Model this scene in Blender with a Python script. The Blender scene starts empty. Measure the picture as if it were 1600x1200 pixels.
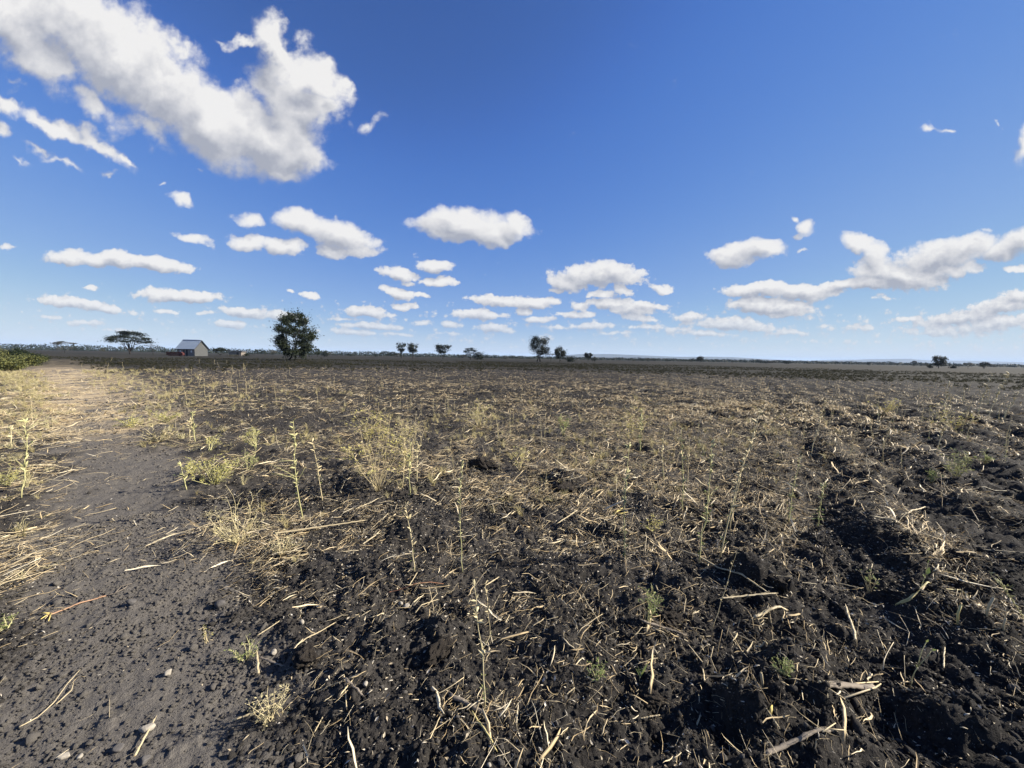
import bpy, bmesh, math, random
import numpy as np
from mathutils import Vector, Matrix, Euler

R = math.radians
random.seed(7)
rng = np.random.default_rng(7)
scene = bpy.context.scene
C = scene.collection

# ------------------------------------------------------------------ camera
F = 581.0                       # focal length in photo pixels (1600 wide)
CAM_H = 1.5
PITCH, ROLL = 4.13, 1.0
cam_d = bpy.data.cameras.new('camera')
cam = bpy.data.objects.new('camera', cam_d)
C.objects.link(cam)
cam_d.sensor_fit = 'HORIZONTAL'
cam_d.sensor_width = 36.0
cam_d.lens = 36.0 * F / 1600.0
cam_d.clip_start = 0.05
cam_d.clip_end = 60000.0
CAM_R = Matrix.Rotation(R(90 - PITCH), 3, 'X') @ Matrix.Rotation(R(ROLL), 3, 'Z')
cam.matrix_world = Matrix.Translation((0, 0, CAM_H)) @ CAM_R.to_4x4()
scene.camera = cam
scene.render.resolution_x, scene.render.resolution_y = 1024, 768

scene.view_settings.view_transform = 'Standard'
scene.view_settings.look = 'None'
scene.view_settings.exposure = 1.25       # = EXPO
scene.view_settings.gamma = 1.0
scene.view_settings.use_curve_mapping = False
scene.render.engine = 'CYCLES'

# ------------------------------------------------------------------ sun
SUN_AZ, SUN_EL = 86.0, 27.0     # azimuth measured from +Y (view direction) towards +X
sunvec = Vector((math.sin(R(SUN_AZ)) * math.cos(R(SUN_EL)),
                 math.cos(R(SUN_AZ)) * math.cos(R(SUN_EL)), math.sin(R(SUN_EL))))
sun_d = bpy.data.lights.new('sun', 'SUN')
sun_d.energy = 5.0
sun_d.angle = R(0.5)
sun_d.color = (1.0, 0.93, 0.82)
sun = bpy.data.objects.new('sun', sun_d)
C.objects.link(sun)
sun.rotation_euler = sunvec.to_track_quat('Z', 'Y').to_euler()
sun.location = (60, 10, 60)


def px_dir(px, py):
    v = CAM_R @ Vector(((px - 800) / F, -(py - 600) / F, -1.0))
    return v


def px_uv(px, py):
    d = px_dir(px, py)
    return d.x / d.y, d.z / d.y


CR = np.array(CAM_R)


def to_px(x, y, z):
    """world -> photo pixel (numpy)"""
    P = np.stack([x, y, z - CAM_H], -1) @ CR
    w = np.where(P[..., 2] < -1e-3, -P[..., 2], 1e-3)
    return 800 + F * P[..., 0] / w, 600 - F * P[..., 1] / w, -P[..., 2]


# ------------------------------------------------------------------ world: Nishita sky + cumulus
world = bpy.data.worlds.new('World')
scene.world = world
world.use_nodes = True
NT = world.node_tree
NT.nodes.clear()
SKY_STR = 0.1
EXPO = 1.25
K = 1.0 / (SKY_STR * 2 ** EXPO)
CLOUD_W = 0.90 * K            # sunlit cloud white
SKY_CURVE = {0: [(0, 0), (.037, .050), (.056, .088), (.137, .24), (.41, .56), (1, .70)],
             1: [(0, 0), (.073, .127), (.11, .212), (.265, .41), (.58, .645), (1, .74)],
             2: [(0, 0), (.166, .40), (.246, .60), (.50, .735), (.70, .755), (1, .79)]}
# (px, py, rx, ry, clockwise tilt, strength)
CLOUDS = [
    # the big one, upper left
    (20, 15, 140, 75, 15, 1), (110, 20, 150, 75, 20, 1), (190, 85, 150, 85, 35, 1.1), (265, 140, 135, 75, 38, 1.15),
    (345, 190, 125, 70, 33, 1.2), (420, 225, 100, 62, 22, 1.15), (470, 240, 60, 48, 10, 1), (60, 70, 100, 70, 30, .9),
    (440, 85, 75, 42, 50, 1), (490, 125, 72, 40, 32, 1), (500, 168, 60, 34, 20, 1), (445, 150, 80, 60, 40, .9),
    (380, 72, 60, 15, 5, .75), (465, 200, 70, 60, 30, .9), (285, 75, 60, 22, 40, .6), (150, 165, 80, 40, 40, .7),
    (230, 205, 80, 30, 35, .62), (440, 275, 60, 14, 15, .7), (530, 140, 34, 18, 30, .8), (432, 55, 22, 28, 10, .75),
    # left edge
    (15, 165, 45, 20, 25, .8), (5, 208, 26, 20, 10, .8), (90, 203, 95, 24, 20, .95), (150, 230, 80, 17, 24, .8), (195, 248, 34, 9, 18, .65),
    (60, 240, 50, 9, 18, .55), (100, 262, 55, 11, 16, .6), (168, 267, 24, 8, 5, .6), (30, 250, 30, 7, 25, .5), (30, 140, 28, 18, 70, .5),
    (582, 193, 36, 20, -15, .66), (277, 315, 34, 12, 22, .72), (254, 280, 18, 6, 15, .5), (302, 372, 46, 13, 18, .68), (310, 260, 18, 6, 10, .45),
    (388, 341, 38, 15, 12, .75), (388, 378, 44, 18, 8, .9), (442, 385, 52, 18, 2, .95), (475, 345, 62, 24, 4, 1), (530, 362, 86, 30, 14, 1.1),
    (560, 390, 58, 12, -2, .9), (520, 388, 45, 16, 5, .9),
    (720, 340, 76, 24, 0, 1), (682, 352, 62, 22, 8, .95), (765, 362, 80, 22, 4, 1.05), (806, 354, 30, 20, 35, .9), (735, 352, 80, 28, 0, 1.1),
    (108, 400, 50, 16, -3, .95), (178, 405, 85, 17, 4, 1), (245, 410, 80, 17, 9, 1), (200, 414, 130, 10, 4, .7),
    (622, 425, 46, 14, 6, .9), (680, 412, 42, 16, 4, .9), (685, 438, 40, 11, 0, .9), (622, 456, 40, 12, 10, .9), (662, 462, 24, 9, 6, .65),
    (632, 478, 34, 8, 4, .8), (285, 463, 112, 12, 2, .85), (255, 459, 60, 11, 0, .8), (110, 474, 80, 11, 2, .85), (162, 481, 58, 10, 4, .85), (145, 452, 20, 7, 0, .6),
    (207, 487, 14, 6, 0, .6), (262, 487, 30, 7, 0, .7), (360, 508, 48, 9, 0, .75), (385, 490, 66, 11, 3, .85), (440, 495, 50, 10, 4, .8), (130, 505, 80, 8, 2, .55),
    (487, 462, 24, 8, 0, .7), (455, 460, 12, 6, 0, .5), (575, 487, 60, 11, 2, .9), (582, 509, 72, 9, 2, .8), (552, 518, 66, 8, 2, .7), (8, 384, 24, 8, 0, .55),
    (935, 430, 92, 24, 2, 1), (888, 440, 46, 18, 6, .9), (962, 428, 56, 24, 10, 1), (1032, 447, 30, 11, 2, .8), (972, 457, 28, 12, 10, .75),
    (778, 470, 66, 13, 2, .85), (836, 472, 54, 13, 2, .9), (820, 487, 22, 11, 5, .75), (752, 493, 64, 11, 3, .85), (775, 514, 38, 9, 2, .85), (702, 506, 34, 8, 5, .65), (705, 521, 44, 7, 0, .55),
    (955, 474, 60, 12, 0, .75), (985, 484, 66, 13, 2, .8), (1010, 476, 40, 9, 2, .75), (910, 478, 30, 10, 10, .65), (920, 509, 66, 8, 0, .65), (1000, 498, 40, 9, 5, .7), (870, 512, 40, 7, 0, .55), (960, 520, 60, 6, 0, .5),
    (1150, 398, 62, 22, -4, 1), (1190, 387, 50, 17, 2, .95), (1260, 360, 22, 22, 20, .8), (1244, 342, 20, 10, 20, .7), (1262, 396, 18, 6, 0, .5), (1250, 374, 22, 7, 10, .6),
    (1345, 382, 40, 20, 15, .95), (1370, 402, 30, 30, 40, .9), (1405, 428, 104, 28, 4, 1.1), (1365, 440, 56, 18, -2, .95), (1470, 400, 100, 32, -10, 1.05), (1510, 384, 62, 24, -10, 1),
    (1490, 422, 72, 14, 0, .9), (1570, 388, 60, 22, -16, .95), (1600, 378, 55, 26, -16, .95), (1592, 419, 40, 8, 0, .7), (1540, 360, 16, 6, 0, .45),
    (1190, 452, 86, 16, 0, .95), (1255, 455, 90, 18, -2, .95), (1205, 478, 104, 17, 2, 1), (1320, 442, 46, 12, -12, .85), (1225, 488, 60, 10, 0, .8),
    (1075, 496, 46, 11, 2, .8), (1140, 505, 90, 14, 0, .8), (1190, 512, 60, 9, 2, .6), (1060, 515, 60, 7, 0, .5), (1290, 510, 40, 6, 0, .4),
    (1500, 498, 105, 17, -7, .8), (1565, 480, 95, 20, -10, .8), (1598, 462, 64, 14, -12, .85), (1530, 512, 150, 22, -3, .55), (1440, 505, 50, 10, -5, .6),
    (640, 440, 20, 7, 0, .7), (660, 505, 40, 7, 0, .6), (620, 522, 50, 6, 0, .5), (840, 500, 40, 8, 0, .7), (905, 492, 46, 8, 0, .75), (1100, 520, 90, 8, 0, .6), (1010, 512, 50, 7, 0, .6),
    (320, 490, 34, 6, 0, .55), (180, 515, 60, 6, 0, .5), (80, 495, 40, 6, 0, .5), (540, 498, 40, 6, 0, .6), (1240, 520, 90, 9, 0, .55), (1350, 512, 70, 10, 0, .5), (1470, 520, 120, 14, 0, .55), (940, 460, 40, 9, 0, .7),
    (1560, 505, 100, 18, -4, .7), (1420, 498, 40, 9, -6, .65), (1390, 465, 40, 9, -5, .5), (870, 452, 24, 8, 0, .65), (1030, 478, 26, 8, 0, .65),
    (1465, 202, 42, 10, 0, .55), (1488, 200, 16, 9, -20, .55), (1598, 225, 26, 44, 0, .85), (1556, 211, 8, 5, 0, .5),
]


TREE = NT


def N(t, **kw):
    n = TREE.nodes.new(t)
    for k, v in kw.items():
        setattr(n, k, v)
    return n


def L(a, b):
    TREE.links.new(a, b)


def M(op, a, b=None, c=None, clamp=False):
    n = N('ShaderNodeMath', operation=op)
    n.use_clamp = clamp
    for i, v in enumerate((a, b, c)):
        if v is None:
            continue
        if isinstance(v, (int, float)):
            n.inputs[i].default_value = v
        else:
            L(v, n.inputs[i])
    return n.outputs[0]


def MR(v, a, b, c=0.0, d=1.0, smooth=True):
    n = N('ShaderNodeMapRange')
    n.interpolation_type = 'SMOOTHSTEP' if smooth else 'LINEAR'
    L(v, n.inputs[0])
    for i, q in enumerate((a, b, c, d)):
        n.inputs[i + 1].default_value = q
    return n.outputs[0]


def COMB(x, y, z=0.0):
    n = N('ShaderNodeCombineXYZ')
    for i, v in enumerate((x, y, z)):
        if isinstance(v, (int, float)):
            n.inputs[i].default_value = v
        else:
            L(v, n.inputs[i])
    return n.outputs[0]


def VM(op, a, b):
    n = N('ShaderNodeVectorMath', operation=op)
    for i, v in enumerate((a, b)):
        if isinstance(v, tuple):
            n.inputs[i].default_value = v
        else:
            L(v, n.inputs[i])
    return n.outputs[0]


def MIXC(f, a, b):
    n = N('ShaderNodeMix', data_type='RGBA')
    for s, v in ((n.inputs[0], f), (n.inputs[6], a), (n.inputs[7], b)):
        if isinstance(v, (int, float)):
            s.default_value = v
        elif isinstance(v, tuple):
            s.default_value = (*v, 1.0)
        else:
            L(v, s)
    return n.outputs[2]


def BG(col, strength=SKY_STR):
    n = N('ShaderNodeBackground')
    if isinstance(col, tuple):
        n.inputs[0].default_value = (*col, 1)
    else:
        L(col, n.inputs[0])
    n.inputs[1].default_value = strength
    return n.outputs[0]


def MIXS(f, a, b):
    n = N('ShaderNodeMixShader')
    L(f, n.inputs[0]); L(a, n.inputs[1]); L(b, n.inputs[2])
    return n.outputs[0]


def build_world():
    tc = N('ShaderNodeTexCoord')
    sep = N('ShaderNodeSeparateXYZ')
    L(tc.outputs['Generated'], sep.inputs[0])
    x, y, z = sep.outputs
    sky = N('ShaderNodeTexSky', sky_type='NISHITA')
    sky.sun_disc = False
    sky.sun_elevation = R(SUN_EL)
    sky.sun_rotation = R(SUN_AZ)
    sky.altitude = 5000
    sky.air_density = 1.0
    sky.dust_density = 0.3
    sky.ozone_density = 4.0
    L(COMB(x, y, M('MAXIMUM', z, 0.012)), sky.inputs['Vector'])
    sc = VM('MULTIPLY', sky.outputs[0], (0.1, 0.1, 0.1))
    cv = N('ShaderNodeRGBCurve')          # the deep blue of the photograph's tone curve
    L(sc, cv.inputs['Color'])
    for ch, pts in SKY_CURVE.items():
        c = cv.mapping.curves[ch]
        c.points[0].location = pts[0]
        c.points[1].location = pts[-1]
        for q in pts[1:-1]:
            c.points.new(*q)
    cv.mapping.extend = 'HORIZONTAL'
    cv.mapping.update()
    skyc = VM('MULTIPLY', cv.outputs[0], (K, K, K))
    ys = M('MAXIMUM', y, 0.05)
    u = M('DIVIDE', x, ys)
    v = M('DIVIDE', z, ys)
    P = COMB(u, v)
    # size of things in the cloud deck shrinks towards the horizon
    sz = M('MULTIPLY_ADD', v, 0.10, 0.004)
    off = N('ShaderNodeVectorMath', operation='SCALE')
    off.inputs[0].default_value = (0.55, 0.85, 0)
    L(sz, off.inputs['Scale'])
    P2 = VM('ADD', P, off.outputs[0])
    tv = MR(v, 0.1, 0.5)

    def fbm(vec, scale, detail, rough, w=0.0, stretch=None):
        n = N('ShaderNodeTexNoise')
        n.noise_dimensions = '3D'
        if stretch:
            vec = VM('MULTIPLY', vec, stretch)
        vec = VM('ADD', vec, (3.1, 1.7, w))
        L(vec, n.inputs['Vector'])
        n.inputs['Scale'].default_value = scale
        n.inputs['Detail'].default_value = detail
        n.inputs['Roughness'].default_value = rough
        return n.outputs['Fac']

    def billow(vec, scale, detail, rough, w, stretch):
        n = N('ShaderNodeTexVoronoi')
        n.voronoi_dimensions = '2D'
        n.feature = 'F1'
        L(VM('ADD', VM('MULTIPLY', vec, stretch), (w, w * .7, 0)), n.inputs['Vector'])
        n.inputs['Scale'].default_value = scale
        n.inputs['Detail'].default_value = detail
        n.inputs['Roughness'].default_value = rough
        n.inputs['Lacunarity'].default_value = 2.3
        n.normalize = True
        return M('SUBTRACT', 1.0, M('MULTIPLY', n.outputs['Distance'], 1.0))

    def noise(vec):
        a = fbm(vec, 24, 7, 0.68, 0.0, (1, 1.35, 1))
        b = fbm(vec, 7.5, 10, 0.66, 2.0, (1, 1.1, 1))
        ba = billow(vec, 34, 3, 0.55, .3, (1, 1.25, 1))
        bb = billow(vec, 13, 4, 0.55, .8, (1, 1.1, 1))
        a = M('MULTIPLY_ADD', M('SUBTRACT', a, .5), 0.75, M('MULTIPLY_ADD', M('SUBTRACT', ba, 0.66), 0.75, 0.5))
        b = M('MULTIPLY_ADD', M('SUBTRACT', b, .5), 0.78, M('MULTIPLY_ADD', M('SUBTRACT', bb, 0.66), 0.42, 0.5))
        return M('MULTIPLY_ADD', M('SUBTRACT', b, a), tv, a)

    n1, n2 = noise(P), noise(P2)
    # gentle warp of the outlines
    wn = N('ShaderNodeTexNoise'); wn.inputs['Scale'].default_value = 11.0; wn.inputs['Detail'].default_value = 4.0
    L(P, wn.inputs['Vector'])
    wv = VM('SUBTRACT', wn.outputs['Color'], (0.5, 0.5, 0.5))
    wsc = N('ShaderNodeVectorMath', operation='SCALE'); L(wv, wsc.inputs[0])
    L(M('MULTIPLY_ADD', v, 0.22, 0.009), wsc.inputs['Scale'])
    Pw = VM('MULTIPLY', VM('ADD', P, wsc.outputs[0]), (1, 1, 0))
    P2w = VM('MULTIPLY', VM('ADD', P2, wsc.outputs[0]), (1, 1, 0))

    cl = []
    for (cx, cy, rx, ry, rot, s) in CLOUDS:
        cu, cv = px_uv(cx, cy)
        cl.append((cu, cv, rx * 1.12 / F, ry * 1.14 / F, -rot, s))

    def chain(vec, items):
        cur = None
        for (cu, cv, rx, ry, rot, s) in items:
            m = N('ShaderNodeMapping', vector_type='TEXTURE')
            m.inputs['Location'].default_value = (cu, cv, 0)
            m.inputs['Rotation'].default_value = (0, 0, R(rot))
            m.inputs['Scale'].default_value = (rx, ry, 1)
            L(vec, m.inputs[0])
            g = N('ShaderNodeTexGradient', gradient_type='SPHERICAL')
            L(m.outputs[0], g.inputs[0])
            o = g.outputs['Fac']
            o = M('MULTIPLY', o, s) if s != 1 else o
            cur = o if cur is None else M('SMOOTH_MAX', cur, o, 0.15)
        return cur

    band = M('MULTIPLY', MR(v, 0.0, 0.04), M('MULTIPLY', MR(v, 0.22, 0.10), MR(u, -1.5, 1.6, 0.185, 0.25)))
    hz = MR(v, 0.0, 0.15, 0.45, 0.0)      # low clouds sink into the horizon air

    def shade(d1, d2, thin):
        alpha = M('MULTIPLY_ADD', M('SUBTRACT', MR(d1, -0.03, 0.36), MR(d1, 0.0, 0.17)), tv, MR(d1, 0.0, 0.17))
        thick = MR(d1, 0.12, 0.75)
        lit = M('ADD', M('MULTIPLY', M('SUBTRACT', d1, d2), 1.35), 0.52)
        lit = M('SUBTRACT', lit, M('MULTIPLY', thick, 0.22), clamp=True)
        colr = MIXC(lit, (CLOUD_W * 0.45, CLOUD_W * 0.475, CLOUD_W * 0.55), (CLOUD_W, CLOUD_W * 0.985, CLOUD_W * 0.97))
        a = M('MULTIPLY', alpha, M('SUBTRACT', 0.97, hz))
        return MIXC(a, skyc, colr)

    def leaf(u0, u1, v0, v1):
        global TREE
        items = []
        for c in cl:
            e = max(c[2], c[3]) + 0.03
            if u0 - e < c[0] < u1 + e and v0 - e * 1.2 < c[1] < v1 + e:
                items.append(c)
        if not items:
            return BG(skyc)
        g = bpy.data.node_groups.new('cumulus', 'ShaderNodeTree')
        for nm in ('Pw', 'P2w'):
            g.interface.new_socket(nm, in_out='INPUT', socket_type='NodeSocketVector')
        g.interface.new_socket('field', in_out='OUTPUT', socket_type='NodeSocketVector')
        TREE = g
        gi, go = N('NodeGroupInput'), N('NodeGroupOutput')
        a1 = chain(gi.outputs[0], items)
        a2 = chain(gi.outputs[1], items)
        L(COMB(a1, a2), go.inputs[0])
        TREE = NT
        gn = N('ShaderNodeGroup')
        gn.node_tree = g
        L(Pw, gn.inputs[0]); L(P2w, gn.inputs[1])
        sp = N('ShaderNodeSeparateXYZ'); L(gn.outputs[0], sp.inputs[0])
        TH, AMP = 0.27, 0.95
        f1, f2 = sp.outputs[0], sp.outputs[1]
        if v0 < .1:           # broken scraps of cloud between the larger ones, low down
            f1, f2 = M('MAXIMUM', f1, band), M('MAXIMUM', f2, band)
        d1 = M('ADD', M('SUBTRACT', f1, TH), M('MULTIPLY', M('SUBTRACT', n1, 0.5), AMP))
        d2 = M('ADD', M('SUBTRACT', f2, TH), M('MULTIPLY', M('SUBTRACT', n2, 0.5), AMP))
        return BG(shade(d1, d2, None))

    def tree(us, v0, v1):
        if len(us) == 2:
            return leaf(us[0], us[1], v0, v1)
        k = len(us) // 2
        return MIXS(M('GREATER_THAN', u, us[k]), tree(us[:k + 1], v0, v1), tree(us[k:], v0, v1))

    lo = tree([-1.9, -0.8, -0.4, -0.08, 0.25, 0.6, 0.98, 1.9], 0.0, 0.24)
    hi = tree([-1.9, -0.85, -0.3, 0.5, 1.9], 0.24, 1.6)
    front = MIXS(M('GREATER_THAN', v, 0.24), lo, hi)
    # the rest of the dome: scattered fair-weather cumulus carried on
    zz = M('ADD', M('MAXIMUM', z, 0.0), 0.12)
    Q = COMB(M('DIVIDE', x, zz), M('DIVIDE', y, zz))
    gq = fbm(Q, 0.9, 7, 0.6, 5.0)
    gq2 = fbm(VM('ADD', Q, (0.12, 0.0, 0)), 0.9, 7, 0.6, 5.0)
    edge = M('MAXIMUM', MR(M('ABSOLUTE', u), 1.75, 2.3), MR(y, 0.3, 0.1))
    edge = M('MAXIMUM', edge, MR(v, 1.25, 1.6))
    g1 = M('MULTIPLY', M('SUBTRACT', gq, 0.56), M('MULTIPLY', edge, 5.0))
    g2 = M('MULTIPLY', M('SUBTRACT', gq2, 0.56), M('MULTIPLY', edge, 5.0))
    rest = BG(shade(g1, g2, None))
    inside = M('MULTIPLY', M('GREATER_THAN', y, 0.25), M('LESS_THAN', M('ABSOLUTE', u), 1.7))
    inside = M('MULTIPLY', inside, M('LESS_THAN', v, 1.3))
    upper = MIXS(inside, rest, front)
    full = MIXS(M('GREATER_THAN', z, 0.0), BG(skyc), upper)
    out = N('ShaderNodeOutputWorld')
    L(full, out.inputs['Surface'])


build_world()
world.cycles.sampling_method = 'MANUAL'
world.cycles.sample_map_resolution = 1024

# ================================================================== helpers
def to_ground(px, py, z=0.0):
    """point of the plane z under a photo pixel"""
    d = px_dir(px, py)
    t = (z - CAM_H) / d.z
    return d.x * t, d.y * t


def horizon_py(px):
    return 600 - F * (math.tan(R(PITCH))) / math.cos(R(ROLL)) + (px - 800) * math.tan(R(ROLL))


def at_depth(px, depth):
    d = px_dir(px, horizon_py(px))
    return d.x / d.y * depth, depth


def hash2(ix, iy, seed):
    h = (ix * 374761393 + iy * 668265263 + seed * 1442695041) & 0xffffffff
    h = ((h ^ (h >> 13)) * 1274126177) & 0xffffffff
    h = ((h ^ (h >> 16)) * 2246822519) & 0xffffffff
    h ^= h >> 15
    return h / 4294967296.0


def vnoise(x, y, seed=0):
    xf, yf = np.floor(x), np.floor(y)
    ix, iy = xf.astype(np.int64), yf.astype(np.int64)
    fx, fy = x - xf, y - yf
    fx = fx * fx * fx * (fx * (fx * 6 - 15) + 10)
    fy = fy * fy * fy * (fy * (fy * 6 - 15) + 10)
    a, b = hash2(ix, iy, seed), hash2(ix + 1, iy, seed)
    c, d = hash2(ix, iy + 1, seed), hash2(ix + 1, iy + 1, seed)
    return (a + (b - a) * fx) * (1 - fy) + (c + (d - c) * fx) * fy


def fbmn(x, y, octaves=4, seed=0, gain=0.5):
    s, amp, tot = 0.0, 1.0, 0.0
    for o in range(octaves):
        s = s + amp * vnoise(x, y, seed + o * 17)
        tot += amp
        amp *= gain
        x, y = (x * 1.6 - y * 1.2) + 11.3, (x * 1.2 + y * 1.6) - 5.1
    return s / tot


def clods(x, y, cell, seed, prob=0.7, rmin=0.25, rmax=0.6):
    """field of half-sunk lumps, height in units of the cell"""
    X = x / cell + 0.35 * (vnoise(x / cell * 2.3, y / cell * 2.3, seed + 5) - .5) + 0.34 * (vnoise(x / cell * 5, y / cell * 5, seed + 6) - .5)
    Y = y / cell + 0.35 * (vnoise(x / cell * 2.3 + 9, y / cell * 2.3, seed + 7) - .5) + 0.34 * (vnoise(x / cell * 5 + 9, y / cell * 5, seed + 8) - .5)
    ix, iy = np.floor(X).astype(np.int64), np.floor(Y).astype(np.int64)
    h = np.zeros_like(x)
    for di in (-1, 0, 1):
        for dj in (-1, 0, 1):
            a, b = ix + di, iy + dj
            cx, cy = a + hash2(a, b, seed), b + hash2(a, b, seed + 1)
            r = rmin + (rmax - rmin) * hash2(a, b, seed + 2) ** 1.5
            ok = hash2(a, b, seed + 3) < prob
            an = hash2(a, b, seed + 4) * 6.283
            dx, dy = X - cx, Y - cy
            ex = dx * np.cos(an) + dy * np.sin(an)
            ey = (dy * np.cos(an) - dx * np.sin(an)) * 1.45
            d2 = (ex * ex + ey * ey) / (r * r)
            v = r * np.clip(1 - d2, 0, 1) ** 0.6 * (0.75 + 0.5 * ex / r * 0.6)
            h = np.maximum(h, np.where(ok, v, 0))
    return h


def sstep(v, a, b):
    t = np.clip((v - a) / (b - a), 0, 1)
    return t * t * (3 - 2 * t)


# ------------------------------------------------------------------ the lie of the land
# bare trodden strip along the left: centre line and half width (photo px -> ground)
TRACK = [to_ground(*p) for p in ((170, 1330), (190, 1150), (205, 980), (215, 850), (195, 740), (165, 660), (125, 606), (92, 577), (80, 562))]
TRACK_W = [0.48, 0.50, 0.50, 0.50, 0.58, 0.75, 1.1, 1.6, 2.0]
ROW_AZ = R(33.0)


def poly_dist(x, y, pts, ws):
    best = np.full(x.shape, 1e9)
    for (a, b, wa, wb) in zip(pts[:-1], pts[1:], ws[:-1], ws[1:]):
        dx, dy = b[0] - a[0], b[1] - a[1]
        t = np.clip(((x - a[0]) * dx + (y - a[1]) * dy) / (dx * dx + dy * dy), 0, 1)
        d = np.hypot(x - a[0] - t * dx, y - a[1] - t * dy) / (wa + (wb - wa) * t)
        best = np.minimum(best, d)
    return best


LUMPS = [  # photo px, radius m, height m
    (762, 728, .22, .08), (885, 752, .26, .09), (1340, 690, .36, .09), (1285, 880, .15, .10), (1500, 655, .5, .10), (1560, 735, .3, .09),
    (1090, 665, .4, .12), (1130, 648, .45, .14), (560, 760, .25, .09), (1180, 905, .20, .07), (690, 1000, .14, .05), (1060, 925, .16, .05),
    (1010, 1070, .10, .05), (1395, 745, .34, .12), (1560, 905, .25, .10), (1440, 960, .22, .07), (1260, 640, .4, .15), (1480, 1130, .12, .06),
    (1150, 1120, .10, .06), (880, 1010, .12, .04), (960, 830, .2, .07), (1080, 800, .22, .07), (640, 830, .2, .06), (1010, 700, .3, .08)]
LUMPS = [(*to_ground(a, b), r, h) for a, b, r, h in LUMPS]
HOLES = [(1272, 872, .13, .09), (1165, 945, .09, .05), (1140, 1170, .07, .06), (1385, 945, .10, .06), (880, 770, .2, .05), (1330, 905, .14, .05), (1580, 1050, .08, .05), (1030, 1140, .08, .04)]
HOLES = [(*to_ground(a, b), r, h) for a, b, r, h in HOLES]


def masks(x, y):
    px, py, w = to_px(x, y, np.zeros_like(x))
    wob = (fbmn(x / .45, y / .45, 4, 41) - .5) * 1.5
    path = 1 - sstep(poly_dist(x, y, TRACK, TRACK_W) + wob + .5 * (fbmn(x / .12, y / .12, 3, 42) - .5), 0.45, 1.40)
    d = np.hypot(x, y)
    return path, d


def terrain(x, y):
    x = np.asarray(x, float); y = np.asarray(y, float)
    path, d = masks(x, y)
    f = 1 - path
    q = x * math.cos(ROW_AZ) - y * math.sin(ROW_AZ)
    right = sstep(q + (fbmn(x / 1.5, y / 1.5, 3, 77) - .5) * 1.2, -1.4, 1.2)
    rough = 0.68 + 0.62 * right
    rough = rough * (0.6 + 0.8 * fbmn(x / .9, y / .9, 3, 12))
    near = np.clip((60 - d) / 35, 0, 1)
    fade = 1 - .65 * sstep(d, 8, 24)
    h = 0.10 * (fbmn(x / 2.6, y / 2.6, 3, 3) - .5)
    h = h + f * sstep(d, 7, 16) * (.20 * clods(x, y, .75, 900, .55) * .75 + .12 * clods(x, y, 1.7, 950, .5))
    h = h + f * right * fade * 0.085 * (.45 + .55 * sstep(fbmn(x / 1.1, y / 1.1, 3, 58), .30, .70)) * np.sin(6.283 * (q + 0.7 * (fbmn(x / 1.8, y / 1.8, 3, 55) - .5)) / 1.0)
    h = h + f * rough * (0.12 * (fbmn(x / .32, y / .32, 4, 21, .55) - .5))
    h = h + f * rough * 0.28 * (clods(x, y, .44, 100, .42) * .44 * .9 + clods(x, y, .19, 200, .5) * .19 * 1.5)
    h = h + (f * rough + 0.30) * 0.40 * (clods(x, y, .085, 300, .6) * .085 + clods(x, y, .036, 400, .6) * .036 * 1.2) * np.clip((14 - d) / 8, 0, 1)
    h = h + (0.016 + .022 * f) * (fbmn(x / .075, y / .075, 4, 31, .65) - .5)
    h = h + path * (0.035 * (fbmn(x / .22, y / .22, 4, 61, .6) - .5) + .30 * clods(x, y, .09, 700, .35) * .09) - path * 0.02
    wx = x + .10 * (fbmn(x / .12, y / .12, 3, 91) - .5)
    wy = y + .10 * (fbmn(x / .12 + 7, y / .12, 3, 92) - .5)
    for (lx, ly, r, hh) in LUMPS:
        m = np.clip(1 - ((wx - lx) ** 2 + (wy - ly) ** 2) / (r * r), 0, 1)
        h = h + hh * m ** .7 * (.75 + .5 * fbmn(x / .05, y / .05, 2, 9))
    for (lx, ly, r, hh) in HOLES:
        m = np.clip(1 - ((wx - lx) ** 2 + (wy - ly) ** 2) / (r * r), 0, 1)
        h = h - hh * m ** .7
    return h * near


def ground_z(x, y):
    return float(terrain(np.array([x]), np.array([y]))[0])


def on_ground(px, py):
    """terrain point seen under a photo pixel (two refinements)"""
    x, y = to_ground(px, py)
    for _ in range(3):
        z = ground_z(x, y)
        x, y = to_ground(px, py, z)
    return Vector((x, y, ground_z(x, y)))


# ------------------------------------------------------------------ object helpers
def tag(o, label=None, cat=None, group=None, kind=None):
    if label: o['label'] = label
    if cat: o['category'] = cat
    if group: o['group'] = group
    if kind: o['kind'] = kind
    return o


def empty(name, loc=(0, 0, 0), rz=0.0):
    o = bpy.data.objects.new(name, None)
    o.empty_display_size = .1
    o.location = loc
    o.rotation_euler = (0, 0, rz)
    C.objects.link(o)
    return o


def copy_tree(o, loc=None, rz=None, scale=None):
    c = o.copy()
    C.objects.link(c)
    for k in o.children:
        kc = k.copy(); kc.parent = c
        kc.matrix_parent_inverse = k.matrix_parent_inverse
        C.objects.link(kc)
        for g in k.children:
            gc = g.copy(); gc.parent = kc
            C.objects.link(gc)
    if loc is not None: c.location = loc
    if rz is not None: c.rotation_euler = (0, 0, rz)
    if scale is not None: c.scale = (scale,) * 3 if isinstance(scale, (int, float)) else scale
    return c


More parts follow.
